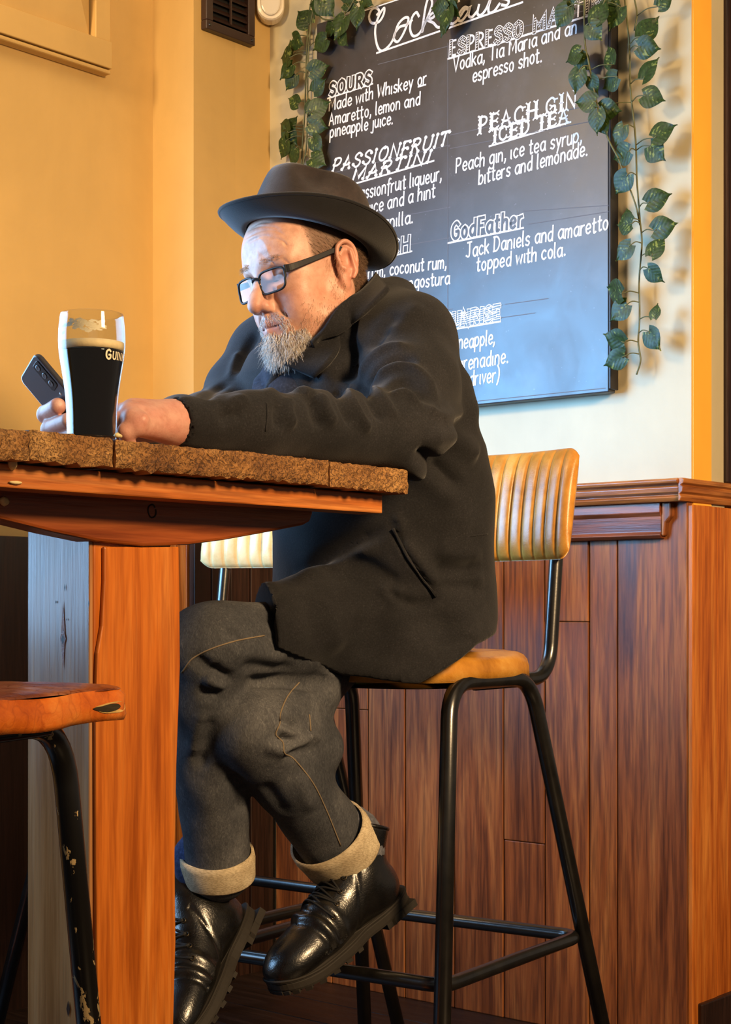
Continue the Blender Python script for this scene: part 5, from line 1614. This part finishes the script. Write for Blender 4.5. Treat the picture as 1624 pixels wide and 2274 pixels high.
# hollow cuffs
CO.cone(P(404, 936, 2.12), P(380, 936, 2.10), .0275, .0275, .002, 'sub')
Vc, Fc = CO.mesh(); Vc = relax(Vc, Fc, 2, .4)
csk = Skin((Vc, Fc))
A = lambda s: px_list(s, 2.619, 440, 350)
B_ = lambda s: px_list(s, 2.255, 400, 880)
st = [
 # upper sleeve and elbow
 (A('925,1315 1000,1190 1120,1100 1260,1095'), .010, 0.0091), (A('960,1350 1050,1230 1170,1170 1290,1200'), .010, -0.0117), (A('1000,1330 1100,1240 1220,1215 1330,1300 1400,1430'), .010, 0.0104),
 (A('1080,1370 1180,1300 1270,1330 1350,1430'), .011, -0.0117), (A('1120,1400 1210,1370 1300,1440'), .009, 0.0091),
 (A('850,1345 900,1430 960,1540 1010,1590'), .009, 0.0117), (A('800,1350 850,1450 900,1560'), .009, -0.0104), (A('930,1330 1010,1420 1080,1540'), .008, -0.0104), (A('990,1330 1090,1430 1150,1530'), .008, 0.0091),
 (A('700,1375 740,1470 800,1570'), .010, 0.0104), (A('650,1385 680,1480 720,1580'), .010, -0.0104), (A('530,1400 520,1480 560,1580'), .010, 0.0104), (A('470,1420 460,1500 480,1580'), .008, -0.0078),
 (A('590,1380 620,1370 660,1395'), .010, 0.0078), (A('870,1335 920,1350 940,1390'), .010, 0.0065), (A('160,1480 220,1430 300,1420'), .010, 0.0078), (A('120,1540 180,1490 250,1480'), .008, -0.0065),
 # shoulder, armhole, chest
 (A('950,870 905,1000 885,1150 900,1290'), .007, -0.0091), (A('980,880 940,1000 925,1130'), .012, 0.0065), (A('1180,900 1080,1000 1000,1130'), .014, -0.0078), (A('1330,860 1200,930 1110,1030'), .016, 0.0065),
 (A('880,1060 870,1200 850,1320'), .016, -0.0156), (A('700,1300 740,1180 790,1060 830,960'), .018, 0.0104), (A('640,1360 690,1200 740,1080'), .014, -0.0078),
 (A('660,1065 600,1110 500,1210 440,1330 410,1410'), .012, 0.0130),
 (A('215,1290 250,1180 300,1080 360,1010'), .010, -0.0091), (A('190,1300 215,1200 250,1110'), .010, 0.0078),
 (A('30,1400 90,1350 180,1300'), .010, -0.0078), (A('1330,1420 1420,1500 1560,1470'), .010, 0.0078),
 # back and skirt
 (B_('1175,255 1240,320 1320,390 1430,480'), .013, -0.0182), (B_('1200,230 1330,200 1440,260 1490,330'), .016, 0.0130), (B_('1130,300 1200,380 1300,460 1400,540'), .02, 0.0104),
 (B_('560,900 700,830 850,745 1050,660'), .012, -0.0130), (B_('540,930 700,880 860,800 1010,740'), .014, 0.0104), (B_('760,815 900,830 1030,900 1100,960'), .014, -0.0091),
 (B_('1030,950 1090,1010 1180,1040 1290,1015'), .007, -0.0091), (B_('1010,930 1060,985 1130,1010'), .012, 0.0078),
 (B_('1070,665 1130,780 1200,880 1280,1000'), .005, -0.0078), (B_('1100,700 1170,800 1250,900 1300,960'), .014, 0.0117), (B_('1070,590 1110,640 1090,680'), .007, 0.0065),
 (B_('1250,835 1380,880 1510,860'), .013, -0.0130), (B_('1270,770 1400,800 1520,790'), .016, 0.0078), (B_('1300,960 1420,945 1520,970'), .012, -0.0104), (B_('1290,905 1420,915 1530,915'), .013, 0.0091),
 (B_('640,1000 660,1130 700,1260'), .02, -0.0065), (B_('720,1000 760,1150 800,1290'), .02, 0.0078), (B_('950,1100 960,1230 1000,1360'), .025, -0.0052), (B_('1100,1080 1150,1200 1180,1330'), .022, 0.0065), (B_('1300,1060 1330,1180 1360,1270'), .02, -0.0078), (B_('1400,1040 1440,1140 1450,1230'), .02, 0.0065),
 (B_('480,920 470,1050 440,1200'), .008, -0.0078),
]
Vc = folds(Vc, Fc, csk, st)
ph_ = np.sin(Vc[:, 0] * 37 + 9 * Vc[:, 2]) * np.sin(Vc[:, 1] * 31 + 4) * np.sin(Vc[:, 2] * 29 + 1.3)
Vc = Vc + fnormals(Vc, Fc) * (ph_ * .0035)[:, None]
def wool(name, a, b, c, scale=420):
    t = NT(name); cc = t.coords(); n = t.noise(cc, 9, 5, .6); n2 = t.noise(cc, scale, 3, .6)
    base = t.ramp(n, [(.3, a), (.55, b), (.8, c)]); fz = t.ramp(n2, [(.35, (.6, .6, .6)), (.62, (1.1, 1.1, 1.1)), (.78, (2.6, 2.5, 2.4))])
    t.bump(n2, .35, .0012); return t.set(t.mix(.8, base, fz, 'MULTIPLY'), .9, spec=.18, sheen=.10)
M['coat'] = wool('coat_wool', srgb(27, 27, 30), srgb(36, 36, 39), srgb(48, 47, 50)); M['sweater'] = wool('sweater_navy', srgb(28, 32, 44), srgb(40, 46, 62), srgb(54, 60, 78), 240)
coat = part('coat', Vc, Fc, M['coat']); coat['label'] = 'black wool overcoat with folds at the elbow'
csk = Skin((Vc, Fc))
full_sk = Skin((Vc, Fc), (Vhw, Fh))
def ribbon3(name, px, w, off, mat, parent, n=6, th=.0015):
    """a narrow strip of cloth or stitching lying on the garment"""
    p = csk.line(px, off, n) if parent in (coat, None) else parent
    if len(p) < 2: return None
    b = MB(); b.tube([q - MO for q in p], w, 6); return b.obj(name, mat, parent, smooth=True)
def strip(name, pa, pb, offa, offb, mat, parent, sk, th=.004, n=8):
    a = [sk.at(u, v, offa) for u, v in spline(np.array(pa, float), n)]; c = [sk.at(u, v, offb) for u, v in spline(np.array(pb, float), n)]
    ok = [(x, y) for x, y in zip(a, c) if x is not None and y is not None]
    for _ in range(8):
        ok = [ok[0]] + [tuple((ok[i - 1][q] + 2 * ok[i][q] + ok[i + 1][q]) / 4 for q in (0, 1)) for i in range(1, len(ok) - 1)] + [ok[-1]]
    vs, fs, m = [], [], 6
    for x, y in ok:
        for k in range(m + 1):
            t = k / m; vs.append(x * (1 - t) + y * t - MO)
    for i in range(len(ok) - 1):
        for k in range(m): q = i * (m + 1) + k; fs.append((q, q + m + 1, q + m + 2, q + 1))
    me = bpy.data.meshes.new(name); me.from_pydata([tuple(v) for v in vs], [], fs); me.update()
    o = mobj(name, me, mat, parent, True); so = o.modifiers.new('solid', 'SOLIDIFY'); so.thickness = th; so.offset = 0
    return o
strip('collar', A('1000,655 960,700 900,770 830,850 760,935 690,1010 640,1060'), A('1140,770 1120,820 1035,905 925,990 835,1045 740,1078 655,1090'), .020, .014, M['coat'], coat, full_sk, .006)
strip('lapel', A('668,1062 620,1095 560,1150 515,1205'), A('820,1010 830,1110 770,1200 690,1280'), .011, .003, M['coat'], coat, full_sk, .005)
strip('pocket_welt', B_('1065,665 1120,780 1190,890 1275,1005'), B_('1078,660 1135,775 1205,882 1290,998'), .004, .004, M['coat'], coat, csk, .004)
ribbon3('sleeve_seam', A('398,1425 402,1500 392,1590'), .0011, .0004, M['coat'], coat)
ribbon3('back_seam', B_('1455,702 1500,695 1540,690'), .0010, .0004, M['coat'], coat)
# sweater in the open front
SW = SDF((-.28, 2.36, 1.06), (.08, 2.80, 1.34), .0055)
SW.path(W('770,740,2.66 735,800,2.66 690,880,2.64 660,960,2.62'), [.05, .07, .085, .085], .03)
Vs_, Fs_ = SW.mesh()
Vs_ = folds(Vs_, Fs_, Skin((Vs_, Fs_)), [(A('330,1230 370,1300 390,1400'), .008, -.004), (A('400,1150 350,1250 320,1390'), .010, .004)])
part('sweater', Vs_, Fs_, M['sweater'])

# ---- jeans
JE = SDF((-.40, 2.24, .34), (.30, 2.95, .99), .0046)
JE.path(W('840,1400,2.70 640,1424,2.53 480,1432,2.43 462,1440,2.425'), [.075, .063, .062, .061], .02)
JE.path(W('462,1440,2.425 458,1560,2.440 472,1720,2.49 484,1930,2.535'), [.060, .052, .054, .052], .02)
JE.path(W('850,1385,2.74 765,1448,2.66 685,1540,2.56 560,1612,2.45 548,1620,2.445'), [.050, .043, .047, .057, .057], .012)
JE.path(W('548,1620,2.445 645,1735,2.50 755,1885,2.585'), [.057, .054, .058], .014)
JE.cone(P(600, 1630, 2.46), P(700, 1660, 2.54), .045, .045, .03)
Vj, Fj = JE.mesh(); Vj = relax(Vj, Fj, 1, .4)
jsk = Skin((Vj, Fj)); J = lambda s: px_list(s, 2.707, 380, 1280)
stj = [(J('650,860 720,880 790,920'), .009, -0.0135), (J('640,900 720,950 790,960'), .008, 0.0108), (J('640,955 720,985 800,960'), .009, -0.0135), (J('680,1030 760,1010 840,970'), .008, 0.0108), (J('690,1075 780,1050 870,1040'), .009, -0.0095),
       (J('880,1000 860,960 830,930'), .010, 0.0108), (J('230,545 300,590 370,625'), .009, -0.0121), (J('200,590 270,640 340,660'), .009, 0.0095), (J('130,480 200,540 240,600'), .010, -0.0081), (J('330,320 380,360 450,400'), .009, -0.0068),
       (J('160,690 230,700 300,690'), .009, -0.0095), (J('240,820 200,1000 160,1180'), .012, -0.0108), (J('215,800 170,950 130,1100'), .012, 0.0081), (J('560,1010 640,1040 700,1060'), .010, 0.0081), (J('420,620 600,630 800,650 980,640'), .010, -0.0108),
       (J('880,560 960,600 1040,620'), .012, 0.0081), (J('540,1240 620,1330 700,1450'), .014, -0.0068), (J('780,1180 800,1300 860,1420'), .012, 0.0068), (J('350,1160 400,1300 420,1450'), .012, -0.0081), (J('420,450 560,480 700,500'), .014, 0.0068), (J('400,530 560,540 760,560'), .012, -0.0068)]
Vj = folds(Vj, Fj, jsk, stj)
pj = np.sin(Vj[:, 0] * 60 + 3) * np.sin(Vj[:, 1] * 47) * np.sin(Vj[:, 2] * 52 + 2); Vj = Vj + fnormals(Vj, Fj) * (pj * .0022)[:, None]
def denim():
    t = NT('denim_charcoal'); c = t.coords((1, 1, 1)); n = t.noise(c, 7, 5, .6); n2 = t.noise(t.coords((1, 1, .4)), 300, 4, .65, 1.4)
    base = t.ramp(n, [(.28, srgb(52, 55, 61)), (.5, srgb(73, 75, 80)), (.75, srgb(106, 107, 110))])
    fz = t.ramp(n2, [(.36, (.55, .55, .58)), (.58, (1.05, 1.05, 1.05)), (.72, (1.9, 1.85, 1.75))])
    t.bump(n2, .5, .0015); return t.set(t.mix(.8, base, fz, 'MULTIPLY'), .85, spec=.25)
M['denim'] = denim()
M['stitch'] = plain('stitch_tan', srgb(128, 112, 90), .85)
def cuff_mat():
    t = NT('denim_inside'); n = t.noise(t.coords((1, 1, 3)), 240, 3); n2 = t.noise(t.coords(), 20, 4)
    a = t.ramp(n2, [(.3, srgb(178, 158, 126)), (.7, srgb(222, 206, 174))]); b = t.ramp(n, [(.35, (.6, .58, .55)), (.6, (1.05, 1.05, 1.05))])
    t.bump(n, .4, .001); return t.set(t.mix(.8, a, b, 'MULTIPLY'), .85, spec=.2)
M['cuff'] = cuff_mat()
jeans = part('jeans', Vj, Fj, M['denim']); jeans['label'] = 'faded charcoal jeans with turned-up cuffs'
jsk = Skin((Vj, Fj), (Vc, Fc))
for s in ('560,356 400,386 250,432 130,492 62,580', '770,637 700,722 657,822 652,890 630,950 672,1000 682,1062 742,1102 852,1242 932,1402 1020,1618', '830,830 840,930'):
    p = jsk.line(J(s), .0005, 6)
    if len(p) > 1:
        b = MB(); b.tube([q - MO for q in p], .0012, 6); b.obj('seam', M['stitch'], jeans, smooth=True)
def cuff(c0, c1, r0, r1, h=.036):
    ax_ = unit(c1 - c0); a = unit(np.cross(ax_, [0.3, .9, .2])); b = np.cross(ax_, a); mb = MB(); n = 40; vs = []
    for (t, r) in ((0, r0 - .004), (0, r0), (.25, r0 + .0015), (.6, r1 + .001), (.95, r1), (1, r1 - .001), (1, r1 - .006)):
        for k in range(n):
            th = 2 * math.pi * k / n; rr = r * (1 + .025 * math.sin(3 * th + 1))
            vs.append(c0 + (c1 - c0) * t + (a * math.cos(th) + b * math.sin(th)) * rr + ax_ * .0015 * math.sin(2 * th) - MO)
    mb.add(vs, [(i * n + k, i * n + (k + 1) % n, (i + 1) * n + (k + 1) % n, (i + 1) * n + k) for i in range(6) for k in range(n)])
    o = mb.obj('cuff', M['cuff'], jeans, smooth=True); o['label'] = 'pale turned-up jeans cuff'; return ax_
cuff(P(482, 1893, 2.53), P(488, 1950, 2.545), .0575, .0565)
cuff(P(726, 1848, 2.555), P(764, 1896, 2.585), .0665, .0655)
# ---- socks
M['sock'] = wool('sock_grey', srgb(86, 88, 98), srgb(112, 114, 124), srgb(132, 134, 142), 200); M['sock_blue'] = wool('sock_blue', srgb(52, 66, 104), srgb(74, 92, 138), srgb(100, 118, 160), 200)
def sock(pts, rs, mat):
    MB().tube([q - MO for q in spline(np.array(W(pts)), 5)], list(np.interp(np.linspace(0, 1, 5 * (len(pts.split()) - 1) + 1), np.linspace(0, 1, len(rs)), rs)), 24).obj('sock', mat, man, smooth=True)
# ---- boots, modelled in their own axes: x to the toe, z up from the sole
def leather_black():
    t = NT('boot_leather'); c = t.coords(); n = t.noise(c, 22, 5, .6); v = t.new('ShaderNodeTexVoronoi'); v.feature = 'DISTANCE_TO_EDGE'; t.link(c, v.inputs['Vector']); v.inputs['Scale'].default_value = 190
    t.bump(t.ramp(v.outputs[0], [(0, (0, 0, 0)), (.15, (1, 1, 1))]), .12, .001)
    return t.set(t.ramp(n, [(.3, srgb(10, 10, 10)), (.7, srgb(24, 22, 20))]), t.ramp(n, [(.3, (.22,) * 3), (.7, (.36,) * 3)]), spec=.75, coat=.35, crough=.2)
M['boot'] = leather_black(); M['sole'] = plain('boot_sole', srgb(38, 33, 27), .75, nscale=40, bump=.3); M['lace'] = plain('boot_lace', srgb(18, 18, 20), .7, nscale=400, bump=.3); M['eyelet'] = plain('eyelet', srgb(74, 66, 54), .35, metal=.8)
def boot(origin, t, upv, lean, label, SH=.075, nl=4):
    t = unit(np.array(t, float)); upv = unit(np.array(upv, float) - t * t.dot(upv)); yv = np.cross(upv, t)
    mt = Matrix((t, yv, upv)).transposed().to_4x4(); mt.translation = V3(origin - MO)
    b = bpy.data.objects.new('boot', None); link(b, man); b.matrix_local = mt; b['label'] = label
    Sb = SDF((-.12, -.075, .0), (.30, .075, .24), .0028)
    sd = unit(np.array([-lean, 0, 1.0])); an = np.array([.060, 0, .085])
    Sb.ell((.045, 0, .045), (.050, .037, .052), .01)
    Sb.cone((.050, 0, .060), an, .038, .038, .02); Sb.cone(an, an + sd * SH, .039, .042, .02)
    Sb.cone((.06, 0, .055), (.165, 0, .045), .040, .042, .025); Sb.cone((.070, 0, .080), (.16, 0, .055), .034, .032, .025)
    Sb.ell((.205, 0, .040), (.072, .047, .036), .02); Sb.ell((.235, 0, .034), (.048, .040, .028), .012)
    top = an + sd * SH
    Sb.cone(top - sd * .012, top + sd * .08, .037, .041, .003, 'sub')
    Xg = Sb.ax[0][:, None, None]; Zg = Sb.ax[2][None, None, :]; Yg = Sb.ax[1][None, :, None]
    tp_ = (Xg - top[0]) * sd[0] + (Zg - top[2]) * sd[2] + .0 * Yg
    Sb.d = np.maximum(Sb.d, tp_.astype(np.float32)); Sb.d = np.maximum(Sb.d, (.016 - Zg + 0 * Sb.d).astype(np.float32))
    Vb_, Fb_ = Sb.mesh(); Vb_ = relax(Vb_, Fb_, 1, .4)
    # creases across the vamp
    N_ = fnormals(Vb_, Fb_)
    for x0, ww, am in ((.165, .006, -.0035), (.178, .006, .003), (.190, .005, -.0025), (.150, .007, .0025)):
        g = np.exp(-((Vb_[:, 0] + .25 * np.abs(Vb_[:, 1]) - x0 - .01) / ww) ** 2) * (Vb_[:, 2] > .03); Vb_ = Vb_ + N_ * (am * g)[:, None]
    g = np.exp(-((Vb_[:, 0] + .5 * Vb_[:, 2] - .135) / .004) ** 2) * (Vb_[:, 2] < .11) * (np.abs(Vb_[:, 1]) > .012); Vb_ = Vb_ - N_ * (.002 * g)[:, None]
    me = mesh_np('upper', Vb_, Fb_); up_o = mobj('upper', me, M['boot'], b)
    n = 64; vs = []; outl = []
    for k in range(n):
        th = 2 * math.pi * k / n; c, s = math.cos(th), math.sin(th); xx = .137 + .148 * c
        ww = (.041 + .010 * (c > -.2) * max(0, c + .2) - .006 * math.exp(-((xx - .105) / .03) ** 2)); q = (abs(c) ** 2.6 + abs(s) ** 2.6) ** (-1 / 2.6)
        outl.append((.137 + .148 * c * q * .985, ww * s * q * 1.02))
    def spring(x): return .016 * max(0, (x - .20) / .085) ** 2
    for z, sc in ((0, .985), (.004, 1.0), (.013, 1.0), (.0145, .985), (.0155, 1.01), (.020, 1.01), (.021, .97)):
        for x, y in outl: vs.append((.137 + (x - .137) * sc, y * sc, z + spring(x)))
    so = MB().add(vs, [(i * n + k, i * n + (k + 1) % n, (i + 1) * n + (k + 1) % n, (i + 1) * n + k) for i in range(6) for k in range(n)] + [tuple(range(n - 1, -1, -1)), tuple(6 * n + k for k in range(n))])
    so_o = so.obj('sole', M['sole'], b, smooth=False)
    tr = MB()
    for k in range(n):
        x, y = outl[k]
        if k % 2 or .075 < x < .11: continue
        hgt = .006 if x > .075 else .010
        d = unit(np.array([x - .137, y * 2.5])); nx, ny = -d[1] * .0055, d[0] * .0055
        ix, iy = x - d[0] * .012, y - d[1] * .012; z1 = .001 + spring(x); z0 = z1 - hgt
        tr.add([(x + nx, y + ny, z0), (x - nx, y - ny, z0), (ix - nx, iy - ny, z0), (ix + nx, iy + ny, z0), (x + nx, y + ny, z1), (x - nx, y - ny, z1), (ix - nx, iy - ny, z1), (ix + nx, iy + ny, z1)],
               [(0, 1, 2, 3), (7, 6, 5, 4), (0, 4, 5, 1), (1, 5, 6, 2), (2, 6, 7, 3), (3, 7, 4, 0)])
    tr.add([(-.002, -.034, -.010), (.07, -.037, -.010), (.07, .037, -.010), (-.002, .034, -.010), (-.002, -.034, .002), (.07, -.037, .002), (.07, .037, .002), (-.002, .034, .002)],
           [(0, 3, 2, 1), (4, 5, 6, 7), (0, 1, 5, 4), (1, 2, 6, 5), (2, 3, 7, 6), (3, 0, 4, 7)])
    tr.obj('tread', M['sole'], so_o)
    wl_ = MB(); wl_.tube([np.array([.137 + (x - .137) * 1.0, y * 1.0, .0185 + spring(x)]) for x, y in outl], .0022, 6, closed=True); wl_.obj('welt', M['sole'], b, smooth=True)
    bv = BVHTree.FromPolygons(Vb_.tolist(), Fb_.tolist())
    def on(p, inward):
        h_, nn, i_, d_ = bv.find_nearest(Vector(p)); return np.array(h_), np.array(nn)
    path = [(.158, .080), (.142, .093), (.126, .108), (.110, .124), (.094 - lean * .03, .142), (.082 - lean * .055, .166)][:nl]
    lc = MB(); prev = None
    for k, (x, z) in enumerate(path):
        pr = []
        for sy in (-1, 1):
            h_, nn = on((x - .004, sy * (.034 - .001 * k), z - .012), 0); pr.append((h_, nn))
            e = MB(); a_1 = unit(np.cross(nn, [0.2, 1, .3])); b_1 = np.cross(nn, a_1)
            e.tube([h_ + nn * .0006 + .0036 * (a_1 * math.cos(q) + b_1 * math.sin(q)) for q in np.linspace(0, 2 * math.pi, 12, endpoint=False)], .0012, 6, closed=True)
            e.obj('eyelet', M['eyelet'], up_o, smooth=True)
        top_, nt_ = on((x + .004, 0, z + .02), 0)
        lc.tube(spline([pr[0][0] + pr[0][1] * .002, top_ + nt_ * .004, pr[1][0] + pr[1][1] * .002], 6), .0021, 6)
        if prev is not None:
            for a1, a2 in ((0, 1), (1, 0)):
                mid, nm = on((x + .010, 0, z + .008), 0)
                lc.tube(spline([prev[a1][0] + prev[a1][1] * .002, mid + nm * .005, pr[a2][0] + pr[a2][1] * .002], 6), .0020, 6)
        prev = pr
    for sy in ((-1, 1) if nl > 4 else ()):
        q = [prev[1][0] + prev[1][1] * .003, prev[1][0] + np.array([.02, sy * .02, -.01]), prev[1][0] + np.array([.02, .025 + sy * .012, -.045])]
        lc.tube(spline(q, 6), .0019, 6)
    lc.obj('laces', M['lace'], b, smooth=True)
    # collar roll and pull tab
    cr = MB(); a_1 = np.array([0, 1.0, 0]); b_1 = np.cross(sd, a_1)
    cr.tube([top + .0405 * (a_1 * math.cos(q) + b_1 * math.sin(q)) for q in np.linspace(0, 2 * math.pi, 28, endpoint=False)], .0034, 8, closed=True); cr.obj('boot_collar', M['boot'], b, smooth=True)
    return b, mt, top, sd
def boot_world(mt, p): return np.array(mt @ Vector(tuple(map(float, p)))) + MO
br1, m1, top1, sd1 = boot(P(890, 1996, 2.63), (-.66, -.60, -.43), (-.38, -.25, .87), .8, 'black leather lace-up boot on the right, toe pointing left')
br2, m2, top2, sd2 = boot(P(553, 2035, 2.60), (-.28, -.74, -.61), (-.70, -.20, .60), .95, 'black leather lace-up boot half hidden by the table leg')
def sock_to(c0, mtx, top, sd, r0, mat):
    b0 = boot_world(mtx, top - sd * .07); b1 = boot_world(mtx, top - sd * .012)
    pts = spline(np.array([c0, c0 * .35 + b1 * .65, b1 * .55 + b0 * .45, b0]), 5)
    MB().tube([q - MO for q in pts], list(np.linspace(r0, .036, len(pts))), 24).obj('sock', mat, man, smooth=True)
sock_to(P(735, 1862, 2.57), m1, top1, sd1, .054, M['sock'])
sock_to(P(482, 1860, 2.53), m2, top2, sd2, .040, M['sock_blue'])
